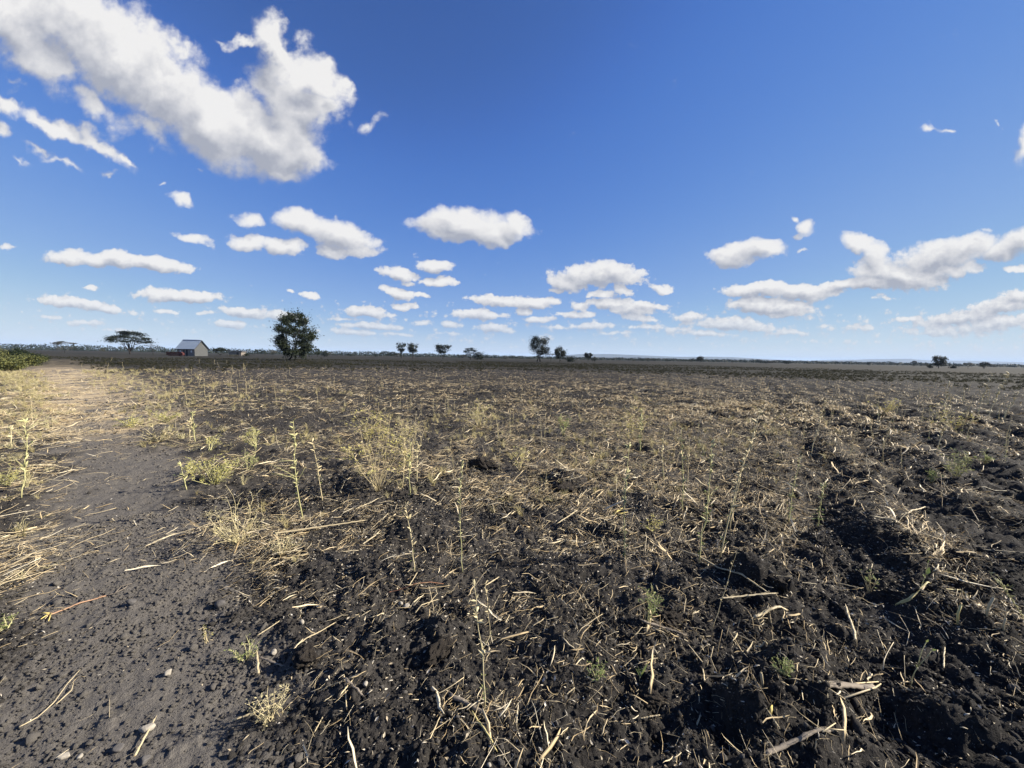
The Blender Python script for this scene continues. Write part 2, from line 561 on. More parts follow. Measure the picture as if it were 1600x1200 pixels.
class MB:
    def __init__(s):
        s.v, s.f, s.mi = [], [], []

    def face(s, pts, mi=0):
        n = len(s.v)
        s.v += [tuple(p) for p in pts]
        s.f.append(tuple(range(n, n + len(pts))))
        s.mi.append(mi)

    def tube(s, pts, rad, n=5, cap=True, mi=0, flat=1.0):
        pts = [Vector(p) for p in pts]
        if isinstance(rad, (int, float)): rad = [rad] * len(pts)
        base = len(s.v)
        prev = None
        for i, p in enumerate(pts):
            t = (pts[min(i + 1, len(pts) - 1)] - pts[max(i - 1, 0)])
            if t.length < 1e-9: t = Vector((0, 0, 1))
            t.normalize()
            if prev is None:
                a = t.orthogonal().normalized()
                if abs(t.z) < .9:
                    a = t.cross(Vector((0, 0, 1))).normalized()
            else:
                a = (prev - t * prev.dot(t))
                a = a.normalized() if a.length > 1e-6 else t.orthogonal().normalized()
            prev = a
            b = t.cross(a)
            for k in range(n):
                an = 2 * math.pi * k / n
                s.v.append(tuple(p + a * (math.cos(an) * rad[i]) + b * (math.sin(an) * rad[i] * flat)))
        for i in range(len(pts) - 1):
            for k in range(n):
                k2 = (k + 1) % n
                s.f.append((base + i * n + k, base + i * n + k2, base + (i + 1) * n + k2, base + (i + 1) * n + k)); s.mi.append(mi)
        if cap:
            s.f.append(tuple(base + k for k in reversed(range(n)))); s.mi.append(mi)
            e = base + (len(pts) - 1) * n
            s.f.append(tuple(e + k for k in range(n))); s.mi.append(mi)

    def box(s, c, sz, M=None, mi=0):
        b = len(s.v)
        for dx in (-.5, .5):
            for dy in (-.5, .5):
                for dz in (-.5, .5):
                    p = Vector((c[0] + dx * sz[0], c[1] + dy * sz[1], c[2] + dz * sz[2]))
                    s.v.append(tuple(M @ p if M else p))
        for q in ((0, 1, 3, 2), (4, 6, 7, 5), (0, 4, 5, 1), (2, 3, 7, 6), (0, 2, 6, 4), (1, 5, 7, 3)):
            s.f.append(tuple(b + k for k in q)); s.mi.append(mi)

    def leaf(s, p, d, up, ln, w, mi=0, fold=.25):
        """pointed leaf blade, two halves folded on the midrib"""
        d = Vector(d).normalized()
        side = d.cross(Vector(up))
        side = side.normalized() if side.length > 1e-5 else d.orthogonal().normalized()
        nrm = side.cross(d)
        p = Vector(p)
        m = p + d * ln * .45 - nrm * w * fold
        t = p + d * ln
        n = len(s.v)
        s.v += [tuple(p), tuple(p + d * ln * .42 + side * w * .5), tuple(t), tuple(p + d * ln * .42 - side * w * .5), tuple(m)]
        s.f += [(n, n + 1, n + 4), (n + 1, n + 2, n + 4), (n + 2, n + 3, n + 4), (n + 3, n, n + 4)]
        s.mi += [mi] * 4

    def mesh(s, name, mats, smooth=True):
        me = bpy.data.meshes.new(name)
        me.from_pydata(s.v, [], s.f)
        for m in (mats if isinstance(mats, (list, tuple)) else [mats]):
            me.materials.append(m)
        if len(me.materials) > 1:
            me.polygons.foreach_set('material_index', s.mi)
        if smooth:
            me.polygons.foreach_set('use_smooth', [True] * len(me.polygons))
        me.update()
        return me

    def build(s, name, mats, parent=None, smooth=True):
        o = bpy.data.objects.new(name, s.mesh(name, mats, smooth))
        if parent: o.parent = parent
        C.objects.link(o)
        return o


def quad_cloud(name, mats, centers, dirs, norms, ln, wd, parent=None):
    """many small diamond leaves in one mesh (arrays)"""
    n = len(centers)
    side = np.cross(dirs, norms)
    side /= np.maximum(np.linalg.norm(side, axis=1, keepdims=True), 1e-6)
    nr = np.cross(side, dirs)
    ln = np.broadcast_to(np.asarray(ln, float), (n,))[:, None]
    wd = np.broadcast_to(np.asarray(wd, float), (n,))[:, None]
    V = np.stack([centers - dirs * ln * .5, centers + side * wd * .5 - nr * wd * .12, centers + dirs * ln * .5, centers - side * wd * .5 - nr * wd * .12], 1).reshape(-1, 3)
    me = bpy.data.meshes.new(name)
    me.vertices.add(4 * n); me.vertices.foreach_set('co', V.ravel())
    me.loops.add(4 * n); me.loops.foreach_set('vertex_index', np.arange(4 * n))
    me.polygons.add(n); me.polygons.foreach_set('loop_start', np.arange(n) * 4)
    for m in (mats if isinstance(mats, (list, tuple)) else [mats]):
        me.materials.append(m)
    if len(me.materials) > 1:
        me.polygons.foreach_set('material_index', rng.integers(0, len(me.materials), n))
    me.update(); me.validate()
    o = bpy.data.objects.new(name, me)
    if parent: o.parent = parent
    C.objects.link(o)
    return o


# ------------------------------------------------------------------ materials
def mat(name, build):
    global TREE
    m = bpy.data.materials.new(name)
    m.use_nodes = True
    nt = m.node_tree
    nt.nodes.clear()
    old = TREE
    TREE = nt
    out = N('ShaderNodeOutputMaterial')
    build(out)
    TREE = old
    return m


def PBSDF(col, rough=0.8, spec=0.2, normal=None, trans=None):
    n = N('ShaderNodeBsdfPrincipled')
    if isinstance(col, tuple): n.inputs['Base Color'].default_value = (*col, 1)
    else: L(col, n.inputs['Base Color'])
    if isinstance(rough, (int, float)): n.inputs['Roughness'].default_value = rough
    else: L(rough, n.inputs['Roughness'])
    n.inputs['Specular IOR Level'].default_value = spec
    if normal: L(normal, n.inputs['Normal'])
    return n.outputs[0]


def NOISE(scale, detail=3, rough=.55, vec=None, dim='3D'):
    n = N('ShaderNodeTexNoise'); n.noise_dimensions = dim
    n.inputs['Scale'].default_value = scale; n.inputs['Detail'].default_value = detail; n.inputs['Roughness'].default_value = rough
    if vec is None:
        vec = N('ShaderNodeTexCoord').outputs['Object']
    L(vec, n.inputs['Vector'])
    return n.outputs['Fac']


def BUMP(h, strength=.5, dist=.01):
    n = N('ShaderNodeBump'); n.inputs['Strength'].default_value = strength; n.inputs['Distance'].default_value = dist
    L(h, n.inputs['Height'])
    return n.outputs[0]


def RND():
    return N('ShaderNodeObjectInfo').outputs['Random']


def RAMP(f, stops):
    n = N('ShaderNodeValToRGB')
    e = n.color_ramp.elements
    e[0].position, e[0].color = stops[0][0], (*stops[0][1], 1)
    e[1].position, e[1].color = stops[-1][0], (*stops[-1][1], 1)
    for p, c in stops[1:-1]:
        k = e.new(p); k.color = (*c, 1)
    L(f, n.inputs[0])
    return n.outputs[0]


def m_plant(name, stops, trans=.35, var=.35, scale=40.0):
    """leaf / stalk: colour from the instance and a little mottling, partly translucent"""
    def b(out):
        rn = M('ADD', M('MULTIPLY', RND(), 1 - var), M('MULTIPLY', NOISE(scale, 2), var))
        c = RAMP(rn, stops)
        s = PBSDF(c, .65, .25)
        if trans:
            t = N('ShaderNodeBsdfTranslucent'); L(c, t.inputs[0])
            mx = N('ShaderNodeMixShader'); mx.inputs[0].default_value = trans
            L(s, mx.inputs[1]); L(t.outputs[0], mx.inputs[2]); s = mx.outputs[0]
        L(s, out.inputs[0])
    return mat(name, b)


def m_simple(name, c1, c2, scale=8, rough=.85, bump=.3, bd=.01, spec=.2):
    def b(out):
        n = NOISE(scale, 5, .6)
        L(PBSDF(MIXC(n, c1, c2), rough, spec, BUMP(NOISE(scale * 4, 3), bump, bd)), out.inputs[0])
    return mat(name, b)


MAT = {}
MAT['straw'] = m_plant('dry straw', [(.0, (.16, .11, .06)), (.18, (.38, .28, .15)), (.45, (.60, .47, .27)), (.75, (.72, .61, .40)), (1, (.80, .74, .60))], .15, .3, 60)
MAT['husk'] = m_plant('pale chaff', [(.0, (.30, .23, .14)), (.5, (.54, .46, .32)), (1, (.74, .70, .62))], .15, .3, 60)
MAT['grass'] = m_plant('dry grass', [(.0, (.34, .28, .13)), (.5, (.52, .45, .23)), (1, (.60, .55, .34))], .3, .4, 30)
MAT['stalk'] = m_plant('weed stalk', [(.0, (.36, .29, .16)), (.5, (.55, .46, .27)), (1, (.60, .54, .32))], .1, .6, 9)
MAT['stalk_green'] = m_plant('green stem', [(.0, (.36, .34, .15)), (1, (.58, .54, .28))], .1, .6, 9)
MAT['weedleaf'] = m_plant('weed leaf', [(.0, (.12, .18, .05)), (.5, (.23, .28, .09)), (1, (.36, .35, .15))], .4, .6, 25)
MAT['weedyellow'] = m_plant('yellowing weed', [(.0, (.34, .34, .09)), (.5, (.56, .51, .17)), (1, (.64, .55, .25))], .4, .6, 25)
MAT['lowgreen'] = m_plant('low green', [(.0, (.020, .023, .012)), (.5, (.038, .038, .02)), (1, (.085, .075, .04))], .3, .4, 3)
MAT['crown'] = m_plant('acacia leaf', [(.0, (0.0099, 0.0176, 0.0077)), (.45, (0.0220, 0.0319, 0.0121)), (1, (0.0413, 0.0495, 0.0193))], .25, .75, 1.1)
MAT['crown_dark'] = m_plant('dark leaf', [(.0, (0.0077, 0.0121, 0.0066)), (.5, (0.0143, 0.0204, 0.0099)), (1, (0.0248, 0.0303, 0.0138))], .2, .75, 1.1)
MAT['crown_grey'] = m_plant('grey leaf', [(.0, (.035, .034, .022)), (.5, (.055, .051, .034)), (1, (.085, .076, .05))], .2, .75, 1.1)
MAT['shrub'] = m_plant('shrub leaf', [(.0, (.07, .08, .028)), (.5, (.16, .165, .055)), (1, (.27, .26, .10))], .35, .75, 2.0)
MAT['bark'] = m_simple('bark', (.012, .010, .008), (.03, .025, .02), 9, .9, .8, .02)
MAT['stone'] = m_simple('pale stone', (.20, .18, .145), (.38, .34, .275), 40, .8, .5, .004)
MAT['stone_grey'] = m_simple('grey stone', (.06, .056, .052), (.12, .11, .102), 40, .8, .5, .004)
MAT['clod'] = m_simple('black clod', (.016, .013, .0105), (.048, .040, .032), 60, .9, 1.0, .01, .15)
MAT['crumb'] = m_simple('soil crumb', (.018, .0162, .0142), (.062, .0556, .0490), 7, .9, .8, .006, .15)
MAT['orange'] = m_simple('orange stalk', (.26, .14, .075), (.42, .27, .165), 60, .55, .3, .002, .3)
MAT['yellowend'] = m_simple('frayed yellow end', (.50, .38, .10), (.60, .50, .2), 60, .7, .4, .002)
MAT['rust'] = m_simple('red brown stalk', (.20, .09, .05), (.32, .16, .09), 30, .6, .3, .002)
MAT['oldwood'] = m_simple('grey old stalk', (.09, .075, .06), (.30, .25, .19), 45, .8, .8, .003)
MAT['maize'] = m_simple('maize stalk', (.34, .26, .14), (.58, .49, .31), 25, .6, .5, .002, .3)
MAT['yellowstalk'] = m_simple('yellow stalk', (.42, .34, .12), (.58, .50, .24), 25, .55, .3, .002, .3)


def m_soil():
    def b(out):
        g = N('ShaderNodeNewGeometry')
        P = g.outputs['Position']
        at = N('ShaderNodeAttribute'); at.attribute_name = 'cover'
        sp = N('ShaderNodeSeparateColor'); L(at.outputs['Color'], sp.inputs[0])
        path, straw, green = sp.outputs
        big = NOISE(1.6, 5, .6, P)
        fine = NOISE(55, 5, .65, P)
        tone = MR(M('ADD', M('MULTIPLY', big, .5), M('MULTIPLY', fine, .5)), .35, .68)
        turned_shade = MIXC(tone, (.0110, .0099, .0087), (.0310, .0279, .0246))  # darker tone: turned earth, with the shade of clods put into the colour
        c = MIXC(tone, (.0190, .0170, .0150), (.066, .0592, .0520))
        c = MIXC(at.outputs['Alpha'], c, turned_shade)
        tn = N('ShaderNodeAttribute'); tn.attribute_name = 'tan'
        dry = MIXC(fine, (.066, .0596, .0516), (.165, .149, .129))
        tnn = M('MULTIPLY', tn.outputs['Fac'], MR(NOISE(1.1, 5, .65, VM('MULTIPLY', P, (1.0, .6, 1))), .36, .60))
        dry = MIXC(tnn, dry, (.40, .315, .20))
        c = MIXC(M('MAXIMUM', path, M('MULTIPLY', tn.outputs['Fac'], .8)), c, dry)
        # small pale bits of chaff and grit
        sp1 = NOISE(150, 2, .5, P)
        sp2 = NOISE(38, 3, .6, VM('ADD', P, (4, 2, 1)))
        fl = M('MULTIPLY', M('MULTIPLY', MR(sp1, .66, .70), MR(sp2, .42, .6)), M('SUBTRACT', 1.0, M('MULTIPLY', path, .85)))
        c = MIXC(M('MULTIPLY', fl, .75), c, (.36, .31, .24))
        # straw too far away to tell apart
        st1 = NOISE(1.0, 4, .75, VM('MULTIPLY', P, (4.5, 3.0, 4.5)))
        c = MIXC(M('MULTIPLY', MR(st1, .56, .63), M('MULTIPLY', straw, .28)), c, (.44, .38, .27))
        gn = NOISE(.9, 6, .7, P)
        gcol = MIXC(MR(NOISE(.035, 4, .6, VM('MULTIPLY', P, (.35, 1, 1))), .35, .65), (.013, .0125, .006), (.030, .025, .0145))  # olive of the low cover, darkened for shade on the rough far ground
        c = MIXC(M('MULTIPLY', MR(gn, .25, .6), green), c, gcol)
        bm = M('ADD', M('MULTIPLY', fine, 1.0), M('MULTIPLY', NOISE(190, 3, .6, P), .5))
        L(PBSDF(c, .93, .12, BUMP(bm, .9, .012)), out.inputs[0])
    return mat('black cotton soil', b)


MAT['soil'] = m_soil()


# ------------------------------------------------------------------ ground: one sheet, finest near the camera
def straw_px(px, py, d):
    """how thickly straw lies, from the photograph's patches"""
    s = np.full(px.shape, .30) - .14 * sstep(py, 860, 980) - .14 * sstep(-py, -690, -620)
    for (cx, cy, rx, ry, a) in (
            (1110, 700, 230, 70, 1.1), (940, 690, 250, 50, .6), (1060, 850, 150, 50, .9), (1130, 780, 120, 60, .8), (930, 790, 120, 45, .5),
            (1490, 985, 140, 45, 1.7), (1330, 900, 90, 40, .5), (760, 1130, 90, 45, .5), (560, 790, 160, 50, .5), (400, 840, 110, 60, .8),
            (480, 1080, 130, 80, .15), (870, 990, 160, 50, .15), (1050, 975, 90, 30, .5), (1090, 645, 200, 26, .75), (1250, 700, 200, 80, .5), (1450, 760, 190, 70, .7), (1480, 860, 170, 60, .7), (1480, 670, 180, 30, .5), (1300, 800, 140, 70, .5), (1430, 1080, 160, 60, .15), (1330, 630, 200, 18, .35), (1250, 960, 90, 40, .2), (1120, 1090, 90, 50, .1), (300, 720, 140, 50, .2),
            (700, 640, 300, 30, .15), (1370, 690, 130, 50, .35), (620, 700, 140, 40, .15), (1000, 1130, 160, 60, .1), (40, 860, 70, 90, .8), (30, 700, 110, 60, .8),
            (320, 640, 250, 40, .12), (50, 620, 110, 40, .8), (90, 650, 60, 20, .3), (850, 600, 700, 12, .12), (450, 930, 110, 20, .3)):
        s = s + a * np.exp(-((px - cx) / rx) ** 2 - ((py - cy) / ry) ** 2)
    s = s - .6 * np.exp(-((px - 260) / 190) ** 2 - ((py - 1050) / 160) ** 2)
    return np.clip(s, .02, 2)


def ground_masks(x, y):
    path, d = masks(x, y)
    px, py, w = to_px(x, y, np.zeros_like(x))
    inv = w > .2
    s = np.where(inv, straw_px(px, py, d), .3)
    straw = np.clip(s, 0, 1) * sstep(d, 9, 20) * (1 - sstep(d, 34, 60)) * (1 - .5 * path)
    green = sstep(d + 10 * (fbmn(x / 7, y / 7, 3, 5) - .5), 38, 60)
    lx = np.where((y > 3), x / np.maximum(y, .1), 0)
    edge = sstep(-lx, .95, 1.15) * sstep(d, 9, 15) * (1 - path)       # grass beside the track
    green = np.maximum(green, .35 * edge)
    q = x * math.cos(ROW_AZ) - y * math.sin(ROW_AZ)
    turned_shade = .75 * sstep(q + (fbmn(x / .8, y / .8, 4, 77) - .5) * 1.6, -2.2, .8) * (1 - path) * (1 - green)  # right side: turned earth, and backlit clods' shade painted as darker soil
    turned_shade = np.maximum(turned_shade, sstep(d, 6, 16) * sstep(x / np.maximum(y, .3), -.9, .3) * (1 - path))  # far off: soil colour darkened in place of shade between clods
    return path, np.maximum(straw, .8 * edge * (1 - sstep(d, 30, 45))), green, turned_shade


def build_ground():
    ax, ay = 0.0, -0.3
    rr = [0.7]
    while rr[-1] < 62: rr.append(rr[-1] * 1.0058)
    while rr[-1] < 14500: rr.append(rr[-1] * 1.07)
    rr = np.array(rr)
    th = np.concatenate([np.arange(-62, 62.01, .17)])
    th = np.concatenate([np.linspace(-178, -88, 31), np.arange(-85, -62.5, 1.0), th, np.arange(63, 85.5, 1.0), np.linspace(88, 178, 31)])
    nT, nR = len(th), len(rr)
    t = np.radians(th)
    X = ax + rr[:, None] * np.sin(t)[None]
    Y = ay + rr[:, None] * np.cos(t)[None]
    x, y = X.ravel(), Y.ravel()
    z = np.zeros_like(x)
    d = np.hypot(x, y)
    k = d < 62
    z[k] = terrain(x[k], y[k])
    V = np.stack([x, y, z], 1)
    V = np.concatenate([V, [[ax, ay, 0.0]]])
    idx = np.arange(nR * nT).reshape(nR, nT)
    a = idx[:-1, :]; b = np.roll(idx, -1, axis=1)[:-1, :]; c = np.roll(idx, -1, axis=1)[1:, :]; e = idx[1:, :]
    Q = np.stack([a, e, c, b], -1).reshape(-1, 4)
    me = bpy.data.meshes.new('ground')
    nq = len(Q)
    ctr = len(V) - 1
    T = np.stack([np.full(nT, ctr), idx[0], np.roll(idx[0], -1)], 1)
    me.vertices.add(len(V)); me.vertices.foreach_set('co', V.ravel())
    me.loops.add(nq * 4 + nT * 3)
    me.loops.foreach_set('vertex_index', np.concatenate([Q.ravel(), T.ravel()]))
    me.polygons.add(nq + nT)
    me.polygons.foreach_set('loop_start', np.concatenate([np.arange(nq) * 4, nq * 4 + np.arange(nT) * 3]))
    me.polygons.foreach_set('use_smooth', np.ones(nq + nT, bool))
    me.update(); me.validate()
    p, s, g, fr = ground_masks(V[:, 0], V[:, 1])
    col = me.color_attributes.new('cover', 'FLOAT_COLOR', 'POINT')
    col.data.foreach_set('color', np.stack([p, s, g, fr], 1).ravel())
    tn = me.attributes.new('tan', 'FLOAT', 'POINT')
    gx, gy = V[:, 0], V[:, 1]
    pxs, pys, w = to_px(gx, gy, np.zeros(len(gx)))
    tv = sstep(gy, 4.6, 9) * (1 - sstep(poly_dist(gx, gy, TRACK, np.array(TRACK_W) * 1.9), .6, 1.3)) * (1 - sstep(gy, 70, 120))
    tn.data.foreach_set('value', tv)
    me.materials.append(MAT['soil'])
    o = bpy.data.objects.new('ground', me)
    C.objects.link(o)
    return tag(o, 'black ploughed field soil, cloddy and littered with straw', kind='structure')


build_ground()


# ------------------------------------------------------------------ scatter (stuff) with geometry nodes
def scatter(name, pts, rots, scl, idx, protos, label):
    me = bpy.data.meshes.new(name)
    n = len(pts)
    me.vertices.add(n); me.vertices.foreach_set('co', np.asarray(pts, float).ravel())
    a = me.attributes.new('turn', 'FLOAT_VECTOR', 'POINT'); a.data.foreach_set('vector', np.asarray(rots, float).ravel())
    a = me.attributes.new('size', 'FLOAT', 'POINT'); a.data.foreach_set('value', np.asarray(scl, float))
    a = me.attributes.new('pick', 'INT', 'POINT'); a.data.foreach_set('value', np.asarray(idx, np.int32))
    o = bpy.data.objects.new(name, me)
    C.objects.link(o)
    col = bpy.data.collections.new(name + ' pieces')
    for i, m in enumerate(protos):
        po = bpy.data.objects.new(f'piece.{i:03d}', m)
        col.objects.link(po)
    g = bpy.data.node_groups.new(name, 'GeometryNodeTree')
    g.interface.new_socket('Geometry', in_out='INPUT', socket_type='NodeSocketGeometry')
    g.interface.new_socket('Geometry', in_out='OUTPUT', socket_type='NodeSocketGeometry')
    nd = g.nodes
    gi, go = nd.new('NodeGroupInput'), nd.new('NodeGroupOutput')
    ci = nd.new('GeometryNodeCollectionInfo')
    ci.inputs['Collection'].default_value = col
    ci.inputs['Separate Children'].default_value = True
    ci.inputs['Reset Children'].default_value = True
    ip = nd.new('GeometryNodeInstanceOnPoints')

    def attr(nm, ty):
        q = nd.new('GeometryNodeInputNamedAttribute'); q.data_type = ty
        q.inputs['Name'].default_value = nm
        return q.outputs['Attribute']
    e2r = nd.new('FunctionNodeEulerToRotation')
    g.links.new(attr('turn', 'FLOAT_VECTOR'), e2r.inputs[0])
    g.links.new(gi.outputs[0], ip.inputs['Points'])
    g.links.new(ci.outputs[0], ip.inputs['Instance'])
    ip.inputs['Pick Instance'].default_value = True
    g.links.new(attr('pick', 'INT'), ip.inputs['Instance Index'])
    g.links.new(e2r.outputs[0], ip.inputs['Rotation'])
    g.links.new(attr('size', 'FLOAT'), ip.inputs['Scale'])
    g.links.new(ip.outputs[0], go.inputs[0])
    md = o.modifiers.new('scatter', 'NODES')
    md.node_group = g
    return tag(o, label, kind='stuff')


def wedge(n, r0, r1, power=1.0, half=57.0):
    """random points of the visible wedge, density falling with distance"""
    u = rng.random(n)
    if power == 1.0:       # uniform per log-ish: density ~ 1/r
        r = r0 + (r1 - r0) * u
    else:
        r = (r0 ** power + (r1 ** power - r0 ** power) * u) ** (1 / power)
    t = np.radians(rng.uniform(-half, half, n))
    return r * np.sin(t), r * np.cos(t) - .15


def straw_mesh(ln, w, bend, kind):
    b = MB()
    n = 5
    pts, x, ang = [], Vector((-ln / 2, 0, 0)), random.uniform(-bend, bend)
    kink = random.choice((0, 0, 1)) * random.uniform(-.9, .9)
    for i in range(n):
        pts.append(x.copy())
        ang += random.uniform(-bend, bend) + (kink if i == 2 else 0)
        x += Vector((math.cos(ang), math.sin(ang), random.uniform(-.25, .25))) * ln / (n - 1)
    if kind == 'ribbon':
        b.tube(pts, [w * .5, w * .9, w, w * .8, w * .2], 3, flat=.25)
    else:
        b.tube(pts, [w * .5, w * .5, w * .45, w * .45, w * .3], 4)
    return b.mesh('straw', MAT['straw'])


def blade_mesh(seed):
    rs = random.Random(seed)
    b = MB()
    n = 6
    w = rs.uniform(.035, .06)
    x, a, e = Vector((-.5, 0, 0)), rs.uniform(-.2, .2), rs.uniform(-.1, .25)
    prev = None
    for i in range(n):
        k = w * (.5, .9, 1, .9, .7, .15)[i] * rs.uniform(.8, 1.1)
        tw = rs.uniform(-.6, .6)
        sd = Vector((-math.sin(a) * math.cos(tw), math.cos(a) * math.cos(tw), math.sin(tw))) * k * .5
        cur = (x + sd, x - Vector((0, 0, k * .28)), x - sd)
        if prev:
            b.face([prev[0], cur[0], cur[1], prev[1]]); b.face([prev[1], cur[1], cur[2], prev[2]])
        prev = cur
        a += rs.uniform(-.3, .3); e += rs.uniform(-.5, .4)
        x = x + Vector((math.cos(a) * math.cos(e), math.sin(a) * math.cos(e), math.sin(e) * .6)) * (1 / (n - 1))
    return b.mesh('straw', MAT['straw'])


straw_protos = ([straw_mesh(1, .013, .05, 'tube') for _ in range(7)] + [straw_mesh(1, .017, .14, 'tube') for _ in range(6)] +
                [straw_mesh(1, .045, .35, 'ribbon') for _ in range(3)] + [straw_mesh(1, .018, .22, 'tube') for _ in range(3)] + [blade_mesh(40 + i) for i in range(7)])


def build_straw():
    X, Y = [], []
    for n, a, b_, p in ((60000, .9, 5, 1.7), (170000, 5, 16, 1.3), (130000, 16, 44, .6)):
        x, y = wedge(n, a, b_, p)
        X.append(x); Y.append(y)
    x, y = np.concatenate(X), np.concatenate(Y)
    px, py, w = to_px(x, y, np.zeros_like(x))
    path, d = masks(x, y)
    q = x * math.cos(ROW_AZ) - y * math.sin(ROW_AZ)
    al = x * math.sin(ROW_AZ) + y * math.cos(ROW_AZ)
    rt = sstep(q, -1.2, 1.0)
    iso = .6 * fbmn(x / .42, y / .42, 4, 71) + .4 * fbmn(x / 1.3, y / 1.3, 2, 72)
    row = .7 * fbmn(q / .30, al / 1.5, 4, 73) + .3 * fbmn(x / .35, y / .35, 3, 74)
    ridge = np.sin(6.283 * (q + 0.7 * (fbmn(x / 1.8, y / 1.8, 3, 55) - .5)) / 1.0 - .6)      # straw lies along the ridges
    clump = sstep(iso + (row - iso) * rt + .07 * ridge * rt, .41, .58)
    sp_ = straw_px(px, py, d)
    clump = np.maximum(clump, .9 * sstep(sp_, 1.3, 1.8))
    dens = sp_ * (.10 + 1.5 * clump) * (1 - rt * .65 * sstep(-ridge, -.1, .6)) * (1 - .72 * path * (1 - sstep(d, 4.5, 9)))
    keep = rng.random(len(x)) < np.clip(dens * np.where(d < 16, np.minimum(1, (7 / np.maximum(d, .1)) ** 1.2), 1), 0, 1)
    x, y, d = x[keep], y[keep], d[keep]
    n = len(x)
    z = terrain(x, y)
    u = rng.random(n)
    ln = np.where(u < .62, rng.uniform(.015, .06, n), np.where(u < .935, rng.uniform(.05, .13, n), rng.uniform(.13, .30, n)))
    ln = ln * (.72 + .28 * sstep(d, 2.2, 5)) * (1 + np.clip((d - 8) / 25, 0, 1) * .8)
    along = rng.random(n) < .30 + .3 * rt[keep]
    rz = np.where(along, math.pi / 2 - ROW_AZ + rng.normal(0, .3, n), rng.uniform(0, 6.283, n))
    ry = rng.normal(0, .22, n) + (rng.random(n) < .05) * rng.uniform(-.9, .9, n)
    rots = np.stack([rng.uniform(-.5, .5, n), ry, rz], 1)
    z = z + .005 + np.abs(np.sin(ry)) * ln * .35 + clump[keep] * rng.random(n) ** 2 * .03
    pick = rng.integers(0, len(straw_protos), n)
    far = rng.random(n) < sstep(d, 8, 18) * .65          # out there only the broad blades still show
    pick = np.where(far, np.where(rng.random(n) < .5, 13 + rng.integers(0, 3, n), 19 + rng.integers(0, 7, n)), pick)
    ln = np.where(far, rng.uniform(.10, .30, n), ln)
    scatter('straw_litter', np.stack([x, y, z], 1), rots, ln, pick, straw_protos,
            'broken straw and maize stubble strewn over the black field')


build_straw()


def rough_stone(r, seed, sub=2, mt=None, squash=(1, .8, .65), rough=.25, crumbly=False):
    bm = bmesh.new()
    bmesh.ops.create_icosphere(bm, subdivisions=sub, radius=1)
    rs = np.random.default_rng(seed)
    planes = [(Vector(rs.normal(size=3)).normalized(), rs.uniform(.55, .95)) for _ in range(9)]
    bm.verts.ensure_lookup_table()
    P = np.array([v.co[:] for v in bm.verts])
    for nr, h in planes:
        nv = np.array(nr)
        dd = np.maximum(P @ nv - h, 0)
        P = P - dd[:, None] * nv * .85
    k = 1 + rough * (fbmn(P[:, 0] * 2.1 + seed, P[:, 1] * 2.1 + P[:, 2] * 3.7, 3, seed) - .5)
    if crumbly:
        u, w_ = P[:, 0] * 2.6 + P[:, 2] * 1.1 + seed, P[:, 1] * 2.6 - P[:, 2] * 1.7 + seed
        k = k + .75 * (fbmn(u, w_, 5, seed, .62) - .5) + .5 * clods(u / 2.6, w_ / 2.6, .42, seed, .8) - .1
    P = P * np.array(squash) * (k * r)[:, None]
    for v, q in zip(bm.verts, P):
        v.co = q
    me = bpy.data.meshes.new('lump')
    bm.to_mesh(me); bm.free()
    if mt: me.materials.append(mt)
    me.polygons.foreach_set('use_smooth', [True] * len(me.polygons))
    return me


MAT['crumb_dry'] = m_simple('dry crumb', (.060, .0545, .0475), (.16, .145, .126), 7, .9, .8, .006, .15)


def build_crumbs():
    protos = [rough_stone(1, 500 + i, 2, MAT['crumb'], (1, rng.uniform(.6, 1), rng.uniform(.4, .75)), .5, True) for i in range(8)]
    X, Y = [], []
    for n, a, b_, p in ((110000, .9, 5, 1.7), (70000, 5, 18, 1.2)):
        x, y = wedge(n, a, b_, p)
        X.append(x); Y.append(y)
    x, y = np.concatenate(X), np.concatenate(Y)
    path, d = masks(x, y)
    keep = rng.random(len(x)) < (1 - .1 * path) * (.3 + .9 * sstep(fbmn(x / .4, y / .4, 3, 81), .35, .65))
    x, y, d = x[keep], y[keep], d[keep]
    n = len(x)
    r = .0030 + .011 * rng.random(n) ** 3.0 + (rng.random(n) < .010) * rng.uniform(.006, .02, n)
    r = r * (1 + np.clip((d - 4) / 6, 0, 1.3)) 
    z = terrain(x, y) + r * .25
    rots = rng.uniform(0, 6.283, (n, 3)) * np.array([.12, .12, 1])
    protos += [rough_stone(1, 540 + i, 2, MAT['crumb_dry'], (1, rng.uniform(.6, 1), rng.uniform(.35, .65)), .5, True) for i in range(8)]
    pick = rng.integers(0, 8, n) + 8 * (rng.random(n) < np.maximum(masks(x, y)[0], .12))
    scatter('soil_crumbs', np.stack([x, y, z], 1), rots, r, pick, protos, 'loose black crumbs and small clods of soil')


build_crumbs()


